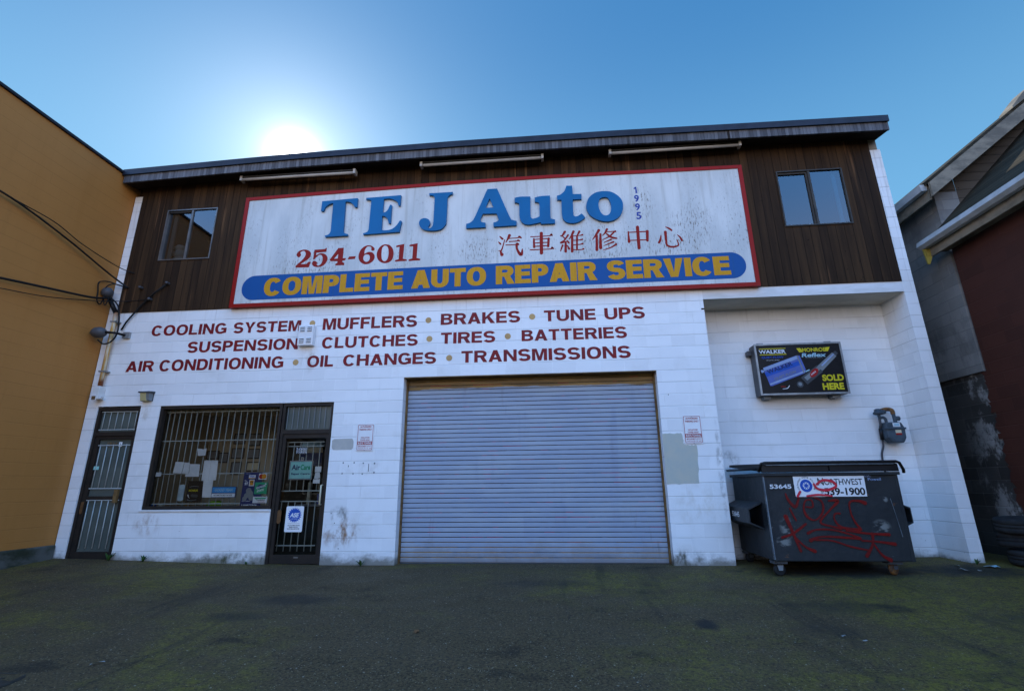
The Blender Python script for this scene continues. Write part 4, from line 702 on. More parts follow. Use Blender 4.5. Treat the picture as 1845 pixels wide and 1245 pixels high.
# office behind the shop window
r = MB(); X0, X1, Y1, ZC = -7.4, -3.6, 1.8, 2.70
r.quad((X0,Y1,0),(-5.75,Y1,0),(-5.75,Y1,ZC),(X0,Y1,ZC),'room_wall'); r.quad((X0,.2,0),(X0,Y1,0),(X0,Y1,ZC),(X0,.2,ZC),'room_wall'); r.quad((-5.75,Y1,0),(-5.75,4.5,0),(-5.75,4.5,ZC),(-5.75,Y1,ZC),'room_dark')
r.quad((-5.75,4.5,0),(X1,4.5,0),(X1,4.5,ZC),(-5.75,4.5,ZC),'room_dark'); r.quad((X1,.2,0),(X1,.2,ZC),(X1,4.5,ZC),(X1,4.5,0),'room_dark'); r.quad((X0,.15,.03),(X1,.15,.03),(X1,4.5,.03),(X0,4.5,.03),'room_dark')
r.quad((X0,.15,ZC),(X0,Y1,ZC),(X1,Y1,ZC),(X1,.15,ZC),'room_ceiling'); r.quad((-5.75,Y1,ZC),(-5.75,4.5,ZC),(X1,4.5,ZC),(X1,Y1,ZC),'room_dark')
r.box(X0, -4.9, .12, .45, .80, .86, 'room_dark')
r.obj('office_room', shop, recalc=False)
# downspout-dirty return, old meter drain etc. are in the wall paint

# ------------------------------------------------------------------ the big sign
sg = thing('shop_sign', 'long stained white signboard with raised blue letters and red frame', 'sign', (-1.2, -.03, 4.46))
sx = [-6.03, -4.69, -1.7, .0, 3.612]; top = [6.812, 6.845, 6.907, 6.914, 6.878]; bot = [4.462, 4.463, 4.472, 4.472, 4.462]
def band(mb, x0, x1, lo, hi, y0, y1, mat):
    xs = [x0]+[x for x in sx if x0 < x < x1]+[x1]; m = len(xs)
    poly = [(x, lo(x)) for x in xs]+[(x, hi(x)) for x in xs[::-1]]; mb.prism(poly, y0, y1, mat)
TT = lambda x: interp(x, sx, top); BB = lambda x: interp(x, sx, bot)
m = MB(); band(m, -5.955, 3.54, lambda x: BB(x)+.07, lambda x: TT(x)-.07, -.08, -.013, 'sign_white'); m.obj('panel', sg)
m = MB(); band(m, -6.03, 3.612, lambda x: TT(x)-.0705, TT, -.094, -.013, 'sign_red'); band(m, -6.03, 3.612, BB, lambda x: BB(x)+.0705, -.094, -.013, 'sign_red')
m.prism([(-6.03,BB(-6.03)+.071),(-5.956,BB(-5.95)+.071),(-5.956,TT(-5.95)-.071),(-6.03,TT(-6.03)-.071)], -.094, -.013, 'sign_red'); m.prism([(3.541,BB(3.54)+.071),(3.612,BB(3.61)+.071),(3.612,TT(3.61)-.071),(3.541,TT(3.54)-.071)], -.094, -.013, 'sign_red'); m.obj('sign_frame', sg)
m = MB(); zl, zr, hb = 4.848, 4.872, .249
ban = [(-5.588+hb*math.cos(R(a)), zl+hb*math.sin(R(a))) for a in range(90, 271, 10)]+[(-1.2,4.616)]+[(3.178+hb*math.cos(R(a)), zr+hb*math.sin(R(a))) for a in range(-90, 91, 10)]+[(-1.2,5.118)]
m.shape([ban], -.082, 'banner_blue'); m.obj('banner', sg, 'blue round-ended banner', recalc=False)
hv = dict(sv=.30, sh=.225, gap=.045)
for t_, x0, x1, z0, z1, z0b, z1b in (('COMPLETE',-5.39,-2.701,4.668,5.030,4.690,5.048),('AUTO',-2.541,-1.153,4.69,5.052,4.70,5.06),('REPAIR',-.975,.839,4.702,5.065,4.702,5.065),('SERVICE',1.027,3.157,4.702,5.062,4.694,5.05)):
    m = MB(); word(m, t_, x0, x1, z0, z1, -.084, 'sign_yellow', z0b=z0b, z1b=z1b, **hv); m.obj('banner_word', sg, 'yellow banner word '+t_, recalc=False)
for ch, cons in BIG_LETTERS:
    m = MB(); m.shape([soften(c_) for c_ in cons], -.125, 'letter_blue', .044); m.obj('raised_letter', sg, 'raised blue letter '+ch)
m = MB()
for ch, cons in PHONE_DIGITS: m.shape([soften(c_) for c_ in cons], -.0815, 'phone_red')
m.obj('phone_lettering', sg, recalc=False)
for chs in HANZI:
    m = MB()
    for k, s_ in enumerate(chs): m.stroke([(a_, b_, c_*1.4) for a_, b_, c_ in s_], -.0812-.0003*(k % 9), 'phone_red')
    m.obj('painted_character', sg, recalc=False)
m = MB()
for ch, x0, x1, z0, z1 in (('9',1.614,1.701,6.229,6.376),('9',1.617,1.706,6.05,6.198),('5',1.625,1.715,5.868,6.017)): m.text(ch, x0, x1, z0, z1, -.0815, 'year_blue', .03)
m.shape([[(1.648,6.411),(1.678,6.411),(1.672,6.549),(1.65,6.549),(1.62,6.52),(1.622,6.50),(1.648,6.515)]], -.0815, 'year_blue')
m.obj('year_lettering', sg, recalc=False)

# ------------------------------------------------------------------ tube lights under the eave
def tube_light(x0, x1, z, label):
    t = thing('tube_light', label, 'light fixture', ((x0+x1)/2, -.22, z), 'tube lights under the eave')
    m = MB(); m.box(x0, x1, -.25, -.16, z+.03, z+.055, 'dark_alu'); m.box(x0-.01, x0+.035, -.262, -.15, z-.04, z+.06, 'fixture'); m.box(x1-.035, x1+.01, -.262, -.15, z-.04, z+.06, 'fixture'); m.tube([(x0+.3,-.2,z+.05),(x0+.3,-.2,z+.14)], .012, 'dark_alu', 6); m.tube([(x1-.3,-.2,z+.05),(x1-.3,-.2,z+.14)], .012, 'dark_alu', 6); m.obj('housing', t)
    m = MB(); m.tube([(x0+.03,-.225,z-.006),(x1-.03,-.225,z-.006)], .028, 'fixture', 10); m.obj('tube', t)
    return t
tube_light(-6.10, -3.74, 7.15, 'slim tube light under the eave above the left end of the signboard')
tube_light(-2.43, -.05, 7.215, 'tube light fixture under the eave above the middle of the signboard')
tube_light(1.20, 3.59, 7.215, 'tube light fixture under the eave nearest the dark framed slider window')

# ------------------------------------------------------------------ things on the wall
t = thing('alarm_box', 'white louvred steel alarm box on wall between painted words', 'alarm', (-4.45, 0, 3.67))
m = MB(); m.box(-4.60, -4.315, -.10, 0, 3.675, 4.06, 'white'); m.obj('case', t, bevel=.008)
for zz in (3.97, 4.005, 3.935, 3.79, 3.755, 3.72):
    for xx in (-4.565, -4.43): m = MB(); m.box(xx, xx+.085, -.108, -.101, zz, zz+.013, 'ink_black'); m.prism([(-.118,zz+.008),(-.101,zz+.024),(-.101,zz+.016)], xx, xx+.085, 'white', 'x'); m.obj('vent_slot', t)
t = thing('wall_lamp', 'small weathered wedge lamp on the wall beside the shop window top corner', 'lamp', (-7.365, 0, 2.72))
m = MB(); m.prism([(0,2.915),(-.13,2.90),(-.14,2.875),(0,2.875)], -7.475, -7.255, 'grey_dark', 'x'); m.box(-7.46,-7.27,-.012,0,2.74,2.874,'grey_dark'); m.obj('hood', t)
m = MB(); m.prism([(-.013,2.873),(-.125,2.873),(-.09,2.735),(-.013,2.725)], -7.445, -7.33, 'lamp_lens', 'x'); m.obj('lens', t, bevel=.006)
m = MB(); m.prism([(-.013,2.873),(-.12,2.873),(-.085,2.745),(-.013,2.735)], -7.329, -7.275, 'grey_mid', 'x'); m.obj('side_glass', t)
def parking_sign(x0, x1, z0, z1, label, tilt=0.0):
    t = thing('parking_sign', label, 'sign', ((x0+x1)/2, 0, z0), 'tow-away parking signs')
    m = MB(); m.prism(rrect(x0, x1, z0, z1, .02), -.012, -.006, 'white'); m.obj('plate', t)
    m = MB(); W_, H_ = x1-x0, z1-z0; y = -.014; X = lambda f: x0+f*W_; Z = lambda f: z0+f*H_
    m.shape([rrect(X(.05),X(.95),Z(.03),Z(.97),.015), rrect(X(.075),X(.925),Z(.045),Z(.955),.012)], y, 'ink_red')
    m.text('AUTHORIZED', X(.17), X(.83), Z(.86), Z(.92), y, 'ink_red', .03); m.text('PARKING ONLY', X(.14), X(.86), Z(.755), Z(.82), y, 'ink_red', .03)
    m.text('VIOLATORS', X(.24), X(.76), Z(.46), Z(.51), y, 'ink_red', .03); m.text('TOWED AWAY', X(.22), X(.80), Z(.37), Z(.425), y, 'ink_red', .03)
    m.quad((X(.08),y,Z(.225)),(X(.92),y,Z(.225)),(X(.92),y,Z(.345)),(X(.08),y,Z(.345)),'ink_red'); m.text("BUD'S TOWING", X(.11), X(.89), Z(.245), Z(.325), y-.002, 'ink_white', .035)
    m.text('IMPOUNDMENT LOT AT', X(.13), X(.87), Z(.14), Z(.19), y, 'ink_red', .02); m.text('VANCOUVER  BC  604', X(.12), X(.88), Z(.075), Z(.11), y, 'ink_red', .01); m.obj('lettering', t, recalc=False)
    m = MB(); m.lathe([(.008,0),(.007,-.004),(.0,-.005)], ((x0+x1)/2, -.012, z1-.022), 'galv', 'y', 8); m.lathe([(.008,0),(.007,-.004),(.0,-.005)], ((x0+x1)/2, -.012, z0+.01), 'galv', 'y', 8); m.box((x0+x1)/2-.02,(x0+x1)/2+.02,-.005,0,z0+.1,z1-.1,'galv'); m.obj('screw', t)
parking_sign(-3.382, -3.082, 1.793, 2.248, 'red and white parking sign next to the grey cover-up patch')
parking_sign(2.080, 2.378, 1.824, 2.279, 'red and white parking sign above the sage cover-up patch')

# light box sign in the recess
t = thing('light_box_sign', 'black advertising light box with exhaust picture and yellow words SOLD HERE', 'sign', (4.27, .62, 2.63))
a, b, c, d = 3.535, 4.975, 2.645, 3.545; F = .36
m = MB(); m.box(a, b, F+.012, .60, c, d, 'lamp_grey'); m.obj('case', t, bevel=.01)
m = MB(); frame_rect(m, a-.004, b+.004, c-.004, d+.004, .03, F, F+.02, 'galv'); m.obj('front_trim', t)
for x, z, h in ((3.62,d+.005,.035),(4.76,d+.005,.035),(3.62,c-.055,.05),(4.74,c-.055,.05)): m = MB(); m.box(x, x+.11, .45, .615, z, z+h, 'grey_mid'); m.obj('mounting_bracket', t)
m = MB(); m.box(3.46, 3.532, .5, .6, 3.38, 3.46, 'lamp_grey'); m.obj('power_box', t)
m = MB(); m.quad((a+.027,F+.008,c+.027),(b-.027,F+.008,c+.027),(b-.027,F+.008,d-.027),(a+.027,F+.008,d-.027),'black')
y = F+.006
for z in (3.458, 3.352): m.quad((3.61,y,z-.006),(4.055,y,z-.006),(4.055,y,z+.006),(3.61,y,z+.006),'ink_yellow')
m.text('WALKER', 3.60, 4.05, 3.372, 3.438, y, 'ink_white', .025); m.text('QUIET-FLOW', 3.635, 4.0, 3.278, 3.322, y, 'ink_blue', .01); m.text('MUFFLERS', 3.71, 3.92, 3.243, 3.258, y, 'ink_white', sp=1.5)
m.shape([[(4.235,3.452),(4.30,3.455),(4.345,3.382),(4.275,3.378)]], y, 'ink_yellow'); m.shape([[(4.72,3.455),(4.79,3.458),(4.75,3.385),(4.69,3.383)]], y, 'ink_yellow'); m.text('MONROE', 4.325, 4.715, 3.383, 3.453, y-.002, 'ink_yellow', .03)
m.text('Reflex', 4.30, 4.71, 3.288, 3.362, y, 'pale_blue', .03, shear=.15); m.text('SHOCKS AND STRUTS', 4.36, 4.65, 3.265, 3.279, y, 'grey_mid')
m.text('SOLD', 4.575, 4.922, 2.862, 2.975, y, 'ink_yellow', .045); m.text('HERE', 4.555, 4.90, 2.712, 2.828, y, 'ink_yellow', .045)
# the pictured muffler: a rounded can in bands, and the shock absorber crossing it
mf = [(3.63,3.12),(4.22,3.325),(4.27,3.32),(4.33,3.08),(4.31,3.01),(3.74,2.80),(3.705,2.80)]
m.shape([mf], y, 'steel_blue'); m.shape([[(3.632,3.118),(4.225,3.322),(4.245,3.27),(3.638,3.065)]], y-.001, 'steel_light'); m.shape([[(3.645,3.03),(4.262,3.235),(4.285,3.165),(3.665,2.96)]], y-.001, 'ink_blue')
m.shape([[(3.70,2.842),(4.315,3.055),(4.318,3.03),(3.712,2.815)]], y-.001, 'steel_light'); m.shape([[(4.215,3.32),(4.24,3.325),(4.305,3.02),(4.285,3.0)]], y-.0015, 'grey_mid')
m.shape([[(3.585,3.07),(3.60,3.085),(3.64,3.075),(3.64,3.045),(3.60,3.03)]], y, 'steel_light'); m.shape([[(4.32,3.045),(4.39,3.075),(4.395,3.055),(4.325,3.025)]], y, 'pale_blue')
def tilt(cx, cz, ang): return lambda x, z: (cx+x*math.cos(ang)-z*math.sin(ang), y-.003, cz+x*math.sin(ang)+z*math.cos(ang))
m.text('WALKER', 0, .46, 0, .075, 0, 'navy', .03, tilt(3.70, 3.005, .33)); m.text('QUIET-FLOW', 0, .40, 0, .055, 0, 'grey_mid', .02, tilt(3.80, 2.885, .33))
def slab(p, q, w0, w1, yy, mat):
    dx, dz = q[0]-p[0], q[1]-p[1]; l = math.hypot(dx, dz); nx, nz = -dz/l, dx/l
    m.shape([[(p[0]+nx*w0,p[1]+nz*w0),(q[0]+nx*w1,q[1]+nz*w1),(q[0]-nx*w1,q[1]-nz*w1),(p[0]-nx*w0,p[1]-nz*w0)]], yy, mat)
slab((4.27,2.87),(4.56,3.08),.075,.07,y-.004,'grey_dark'); slab((4.30,2.905),(4.56,3.10),.035,.03,y-.005,'grey_mid'); slab((4.56,3.08),(4.84,3.325),.055,.045,y-.004,'grey_mid'); slab((4.60,3.13),(4.83,3.33),.012,.01,y-.005,'steel_light'); slab((4.84,3.325),(4.885,3.365),.035,.03,y-.004,'grey_dark')
m.shape([[(4.195+.055*math.cos(i*.4), 2.815+.055*math.sin(i*.4)) for i in range(16)]], y-.004, 'grey_dark'); m.shape([[(4.195+.03*math.cos(i*.4), 2.82+.03*math.sin(i*.4)) for i in range(16)]], y-.005, 'grey_mid')
m.shape([[(4.455+.085*math.cos(i*.3)*.9, 3.01+.062*math.sin(i*.3)+.045*math.cos(i*.3)) for i in range(21)]], y-.006, 'ink_red'); m.text('MONROE', 0, .10, 0, .025, 0, 'ink_white', .03, lambda x, z: (4.41+x*.8-z*.6, y-.007, 2.965+x*.6+z*.8))
m.text('TMW', 3.87, 3.96, 2.775, 2.792, y, 'ink_red', .05); m.stroke([(3.90,2.745,.006),(3.98,2.755,.012),(4.02,2.80,.012)], y, 'ink_white'); m.obj('poster_face', t, recalc=False)

# gas meter
t = thing('gas_meter', 'blue-grey gas meter with rusty elbow pipe on the recess wall', 'gas meter', (5.6, .62, 1.8))
def on(x, z, y=.45): return (x, y, z)
m = MB(); prof = [(5.455,2.155),(5.70,2.155),(5.742,2.06),(5.735,1.90),(5.69,1.82),(5.50,1.82),(5.452,1.90),(5.44,2.06)]
m.prism(prof, .40, .56, 'meter_grey'); m.obj('body', t, bevel=.022)
m = MB(); m.box(5.435, 5.748, .385, .57, 2.035, 2.065, 'meter_grey'); m.obj('flange', t, bevel=.006)
m = MB(); m.box(5.555, 5.665, .392, .3995, 2.075, 2.14, 'ink_white'); m.box(5.572, 5.648, .388, .391, 2.09, 2.125, 'pale_blue'); m.obj('dial', t)
m = MB(); m.box(5.575, 5.665, .395, .3998, 1.975, 2.025, 'cream'); m.box(5.575, 5.665, .393, .3999, 1.945, 1.974, 'ink_red'); m.obj('warning_label', t)
m = MB(); m.lathe([(.0,-.02),(.05,-.015),(.078,.0),(.078,.02),(.055,.04),(.055,.07),(.03,.085),(.0,.09)], (5.415,.47,2.30), 'meter_grey', 'z', 18); m.lathe([(.0,-.05),(.04,-.045),(.045,.0),(.03,.05)], (5.475,.47,2.33), 'meter_grey', 'x', 12); m.obj('regulator', t)
m = MB(); m.tube(catmull([(5.415,.47,2.28),(5.43,.47,2.235),(5.47,.47,2.24),(5.505,.47,2.215),(5.51,.47,2.16)], 5), .024, 'meter_grey', 10); m.tube([(5.425,.48,2.27),(5.43,.50,2.12),(5.425,.52,2.06)], .02, 'lamp_grey', 8); m.tube([(5.43,.52,2.06),(5.44,.55,1.88)], .03, 'black', 8); m.tube(catmull([(5.44,.55,1.9),(5.445,.57,1.78),(5.40,.585,1.62),(5.40,.59,1.3)], 5), .016, 'lamp_grey', 8); m.obj('inlet_pipe', t)
m = MB(); m.tube(catmull([(5.655,.47,2.15),(5.65,.47,2.24),(5.645,.47,2.30)], 4), .027, 'meter_grey', 10); m.lathe([(.0,-.05),(.035,-.045),(.04,.03),(.0,.06)], (5.69,.47,2.22), 'meter_grey', 'x', 12); m.tube(catmull([(5.645,.47,2.29),(5.64,.48,2.36),(5.60,.54,2.385),(5.57,.62,2.38)], 5), .033, 'rusty', 10); m.obj('outlet_pipe', t)

# ------------------------------------------------------------------ power service on the left edge
t = thing('service_conduit', 'rust streaked electrical conduit with weatherhead at wall corner', 'conduit', (-8.3, 0, 2.75))
m = MB(); m.tube([(-8.435,-.16,4.72),(-8.39,-.12,4.60),(-8.312,-.085,4.45)], .04, 'black', 12); m.tube([(-8.312,-.085,4.46),(-8.31,-.08,4.2),(-8.304,-.08,3.0)], .036, 'pipe', 14); m.obj('pipe', t)
m = MB(); m.lathe([(.0,.13),(.06,.12),(.10,.06),(.095,-.02),(.05,-.06),(.0,-.065)], (-8.47,-.2,4.80), 'lamp_grey', 'z', 16); m.obj('weatherhead', t)
m = MB(); m.box(-8.365,-8.245,-.14,-.0,2.78,3.02,'white_trim'); m.box(-8.35,-8.26,-.155,-.14,2.76,2.84,'rust_track'); m.tube([(-8.245,-.08,2.80),(-8.20,-.09,2.80),(-8.19,-.09,2.83)], .022, 'black', 8); m.obj('junction_box', t, bevel=.012)
for zz in (4.27, 3.30): m = MB(); m.box(-8.36,-8.235,-.125,-.0,zz-.012,zz+.012,'galv'); m.obj('pipe_clamp', t)
t = thing('flood_lamp', 'grey bowl flood lamp on short arm beside rusty conduit', 'lamp', (-8.2, -.02, 3.95))
m = MB(); m.lathe([(.0,-.14),(.06,-.13),(.10,-.06),(.105,.03),(.075,.09),(.045,.12),(.0,.125)], (-8.36,-.28,4.0), 'lamp_grey', 'x', 18); m.obj('shade', t)
m = MB(); m.tube([(-8.24,-.28,4.005),(-8.10,-.2,4.005),(-8.06,-.02,4.01)], .024, 'black', 8); m.box(-8.11,-7.98,-.05,-.0,3.95,4.07,'galv'); m.obj('arm', t)
def cable(name, pts, r, label, n=8):
    m = MB(); m.tube(catmull(pts, n), r, 'cable', 6); tag(m.obj(name), label, 'cable', 'overhead cables at the orange wall')
cable('power_cable', [(-8.58,-5.1,3.80),(-8.50,-5.0,3.80),(-8.47,-2.75,4.22),(-8.47,-1.80,4.391),(-8.46,-1.229,4.488),(-8.45,-.489,4.619),(-8.40,-.16,4.735)], .020, 'thick service cable sagging along the ochre wall into the weatherhead')
cable('telephone_wire', [(-8.58,-5.1,3.70),(-8.50,-5.0,3.70),(-8.48,-2.7,4.08),(-8.48,-1.763,4.237),(-8.48,-1.194,4.35),(-8.47,-.527,4.549),(-8.2,-.05,4.70),(-7.72,-.04,4.72)], .008, 'thinnest wire, lowest on the ochre wall, ending on the boards')
cable('power_cable', [(-8.58,-5.1,5.95),(-8.50,-5.0,5.93),(-8.47,-3.0,5.70),(-8.47,-2.128,5.661),(-8.46,-1.18,5.456),(-8.42,-.35,5.19),(-8.23,-.03,4.985)], .018, 'thick cable dropping to the white wall edge above the weatherhead')
cable('power_cable', [(-8.58,-5.1,6.02),(-8.50,-5.0,6.0),(-8.48,-3.0,5.72),(-8.48,-2.125,5.67),(-8.48,-1.426,5.643),(-8.48,-.878,5.507),(-8.40,-.2,5.38),(-8.18,-.02,5.30)], .010, 'thin cable running uppermost along the ochre wall to the boards')
cable('cable_loop', [(-8.23,-.05,4.985),(-8.40,-.12,5.03),(-8.50,-.20,5.06),(-8.50,-.38,4.97),(-8.50,-.36,4.78),(-8.50,-.34,4.62),(-8.50,-.27,4.57),(-8.50,-.23,4.66),(-8.47,-.22,4.78)], .012, 'large hanging loop of cable around the weatherhead')
cable('cable_loop', [(-8.25,-.05,4.99),(-8.40,-.16,5.02),(-8.45,-.26,4.93),(-8.45,-.27,4.76),(-8.44,-.26,4.62),(-8.42,-.24,4.56),(-8.39,-.23,4.66),(-8.42,-.2,4.76)], .010, 'smaller inner cable loop in front of the weatherhead')
cable('drip_loop', [(-8.42,-.2,4.72),(-8.32,-.2,4.68),(-8.22,-.16,4.55),(-8.16,-.14,4.28),(-8.14,-.14,4.02),(-8.20,-.16,3.86),(-8.30,-.2,3.80),(-8.38,-.26,3.87)], .014, 'black cable curving down from the weatherhead to the flood lamp')
m = MB(); m.tube([(-7.42,-.05,5.02),(-7.62,-.06,4.85),(-7.86,-.05,4.60),(-8.10,-.04,4.28),(-8.18,-.03,4.12)], .016, 'cable', 6); tag(m.obj('wall_wire'), 'slanting wire from brown boards down to the conduit clamp', 'cable')
for x, z, l in ((-7.94,4.97,'small insulator knob on brown boards closest to the white wall edge'),(-7.40,5.04,'insulator knob on brown boards at the top of the slanting wire'),(-7.70,4.72,'insulator knob on brown boards at the end of the thinnest wire')):
    m = MB(); m.lathe([(.0,-.09),(.022,-.085),(.03,-.06),(.018,-.045),(.03,-.025),(.022,0)], (x,-.012,z), 'lamp_grey', 'y', 10); tag(m.obj('insulator'), l, 'insulator', 'insulators on the boards')

# ------------------------------------------------------------------ dumpster
t = thing('dumpster', 'dark slate steel dumpster on casters with red graffiti', 'dumpster', (3.8, -.2, 0))
X0, X1, YF, YB, Z0, Z1 = 2.905, 4.685, -.80, .46, .19, 1.33
m = MB(); m.box(X0, X1, YF, YB, Z0, Z1, 'bin'); body = m.obj('body', t, bevel=.012)
m = MB()
for x in (X0, X1-.035): m.box(x-.004, x+.039, YF-.008, YF+.03, Z0+.0, Z1, 'bin')
m.box(X0-.012, X0+.012, YF-.012, YF+.012, Z0+.02, Z1-.02, 'bin_worn'); m.box(X0-.03, X1+.03, YF-.03, YF+.02, Z1-.03, Z1+.012, 'bin'); m.box(X0-.03, X0+.02, YF+.02, YB+.02, Z1-.03, Z1+.012, 'bin'); m.box(X1-.02, X1+.03, YF+.02, YB+.02, Z1-.03, Z1+.012, 'bin'); m.obj('rim', body, bevel=.004)
for sgn, xa in ((-1, X0), (1, X1)):
    m = MB(); o_ = xa+sgn*.20; i_ = xa+sgn*.004
    pr = [(i_,.95),(o_,.86),(o_,.66),(i_,.57)]; pi_ = [(i_,.925),(o_-sgn*.015,.845),(o_-sgn*.015,.675),(i_,.595)]
    vs = [(x,yy,z) for yy in (-.62,.40) for x, z in pr]+[(x,yy,z) for yy in (-.621,.40) for x, z in pi_]
    m.add(vs, [(0,1,5,4),(1,2,6,5),(2,3,7,6),(8,9,13,12),(9,10,14,13),(10,11,15,14),(0,8,9,1),(1,9,10,2),(2,10,11,3),(4,5,13,12),(5,6,14,13),(6,7,15,14)], 'bin')
    m.quad((i_+sgn*.001,-.6,.60),(i_+sgn*.001,.4,.60),(i_+sgn*.001,.4,.92),(i_+sgn*.001,-.6,.92),'black')
    fp = m.obj('fork_pocket', t, recalc=False)
    if sgn < 0:
        m = MB(); m.text('53645', 0, .30, 0, .075, 0, 'ink_white', .02, lambda x, z: (o_-.003, .05-x, .725+z)); m.obj('stencil_number', fp, recalc=False)
for a_, b_ in ((X0-.02, 3.785), (3.80, X1+.02)):
    m = MB(); m.prism([(YF-.045,1.345),(YF-.035,1.45),(YF+.03,1.468),(YB,1.50),(YB+.02,1.46),(YF+.02,1.36)], a_, b_, 'black', 'x'); m.obj('lid', t, bevel=.008)
m = MB(); m.tube([(X0-.05,YF-.0,1.36),(X0-.02,YF-.06,1.47),(X0+.03,YF-.06,1.478),(X1-.01,YF-.06,1.478),(X1+.03,YF-.06,1.46),(X1+.09,YF-.02,1.37),(X1+.10,YF+.0,1.33)], .020, 'black', 10); m.tube([(X0-.07,YF+.05,1.40),(X0-.06,YB,1.41)], .018, 'black', 8); m.tube([(X0+.04,YF-.062,1.445),(X1-.05,YF-.062,1.445)], .007, 'bin_worn', 6); m.obj('lock_bar', t)
for x, y_, rot_ in ((2.985,-.70,.12),(4.45,-.70,.5),(2.985,.34,.4),(4.55,.34,.1)):
    zg = gz(x, y_); m = MB(); m.box(x-.09, x+.09, y_-.07, y_+.07, .155, .189, 'grey_dark'); m.tube([(x,y_,.156),(x,y_,.13)], .03, 'grey_dark', 10)
    ca, sa = math.cos(rot_), math.sin(rot_)
    for s_ in (-1, 1):
        ox, oy = sa*-s_*.035, ca*s_*.035
        m.prism([(x-.04*ca+ox, .135),(x+.04*ca+ox, .135),(x+.025*ca+ox, zg+.07),(x-.025*ca+ox, zg+.07)], y_+oy-.003, y_+oy+.003, 'grey_mid' if rot_ < .2 else 'grey_dark')
    cs = m.obj('caster', t)
    m = MB(); rw = .078
    prof = [(.012,-.024),(.05,-.026),(rw-.012,-.026),(rw,-.016),(rw,.016),(rw-.012,.026),(.05,.026),(.012,.024)]
    vs = []; n_ = 22
    for r_, h_ in prof:
        for k in range(n_):
            a = 2*math.pi*k/n_; u, v_ = r_*math.cos(a), r_*math.sin(a); vs.append((x+u*ca-h_*sa, y_+u*sa+h_*ca, zg+rw+v_))
    m.add(vs, [(i*n_+k, i*n_+(k+1) % n_, (i+1)*n_+(k+1) % n_, (i+1)*n_+k) for i in range(7) for k in range(n_)]+[tuple(range(n_-1,-1,-1)), tuple(7*n_+k for k in range(n_))], 'rusty' if x > 4 else 'rubber', True); m.obj('wheel', cs)
y = YF-.012
m = MB(); m.prism([(3.302,1.018),(4.24,1.018),(4.245,1.292),(3.302,1.29)], y, YF-.009, 'white')
m.shape([[(3.462+.082*math.cos(i*.2), 1.165+.085*math.sin(i*.2)) for i in range(31)], [(3.462+.045*math.cos(i*.2), 1.165+.047*math.sin(i*.2)) for i in range(31)]], y-.001, 'ink_blue')
for i in range(4): a = i*math.pi/4+.39; m.stroke([(3.462-.038*math.cos(a),1.165-.04*math.sin(a),.012),(3.462,1.165,.014),(3.462+.038*math.cos(a),1.165+.04*math.sin(a),.012)], y-.0012-.0002*i, 'ink_blue')
for i, ch in enumerate('NORTHWEST WASTE SOLUTIONS'):
    if ch == ' ': continue
    a = R(205-i*9.6); cx, cz = 3.462+.112*math.cos(a), 1.165+.113*math.sin(a); q = a-math.pi/2
    m.text(ch, -.008, .008, -.010, .010, 0, 'ink_black', .02, lambda x, z, cx=cx, cz=cz, q=q: (cx+x*math.cos(q)-z*math.sin(q), y-.001, cz+x*math.sin(q)+z*math.cos(q)))
m.text('N', 3.622, 3.70, 1.170, 1.267, y-.001, 'ink_black', .01); m.text('ORTHWEST', 3.708, 4.212, 1.172, 1.255, y-.001, 'ink_black', .012); m.text('539-1900', 3.69, 4.225, 1.035, 1.135, y-.001, 'ink_black', .03); m.text('604', 3.645, 3.68, 1.06, 1.12, y-.001, 'ink_black', .0); m.obj('name_plate', t, 'white plate with company name and phone number', recalc=False)
m = MB(); m.text('53645', 2.972, 3.262, 1.128, 1.188, y, 'ink_white', .03); m.obj('stencil_number', t, recalc=False)
m = MB(); m.text('ESC', 4.255, 4.34, 1.275, 1.305, y, 'steel_light', .0); m.text('Powell', 4.29, 4.46, 1.225, 1.262, y, 'steel_light', .0); m.stroke([(4.53,.99,.008),(4.56,.75,.006),(4.585,.50,.008)], y, 'bin_worn'); m.obj('chalk_scribble', t, recalc=False)
m = MB()
for i, s_ in enumerate(GRAFFITI): m.stroke(s_, y-.002-.0004*i if i > 15 else YF-.0095-.0001*i, 'graffiti' if i < 16 else 'graffiti_bright')
m.obj('graffiti', t, 'red spray-painted scrawl', recalc=False)

# ------------------------------------------------------------------ neighbours
t = thing('ochre_building', 'tall ochre painted block building standing flush beside the garage', 'building', (-12, -3, 0))
m = MB(); m.box(-16, -8.56, -7, 6, .30, 7.35, 'orange_block'); m.obj('wall', t)
m = MB(); m.box(-16, -8.50, -7.05, -.02, -.4, .305, 'concrete'); m.obj('plinth', t, bevel=.02)
m = MB(); m.box(-16.05, -8.52, -7.05, 6, 7.352, 7.40, 'cap_metal'); m.obj('parapet_cap', t)
t = thing('grey_block_house', 'grey concrete block house with steep gabled roof behind the maroon annex', 'house', (9, 3, 0))
m = MB(); m.box(7.0, 7.40, .2, 10, 2.93, 6.25, 'grey_block'); m.box(7.04, 7.40, .22, 10, -.1, 2.929, 'dark_block')
sl_ = .776; zr = lambda x: 6.32+(x-6.78)*sl_
m.quad((7.401,.205,3),(13,.205,3),(13,.205,zr(13)-.03),(7.401,.205,zr(7.40)-.03),'siding_boards'); m.quad((7.0,.206,6.251),(7.40,.206,6.251),(7.40,.206,zr(7.4)-.03),(7.0,.206,zr(7.0)-.03),'siding_boards'); m.obj('wall', t, recalc=False)
m = MB(); m.prism([(6.72,zr(6.72)),(13,zr(13)),(13,zr(13)+.06),(6.72,zr(6.72)+.06)], -.12, 10, 'shingle'); rf = m.obj('roof', t)
m = MB(); m.prism([(6.70,zr(6.70)-.27),(13,zr(13)-.27),(13,zr(13)-.002),(6.70,zr(6.70)-.002)], -.16, -.115, 'trim_tan'); m.obj('rake_board', rf)
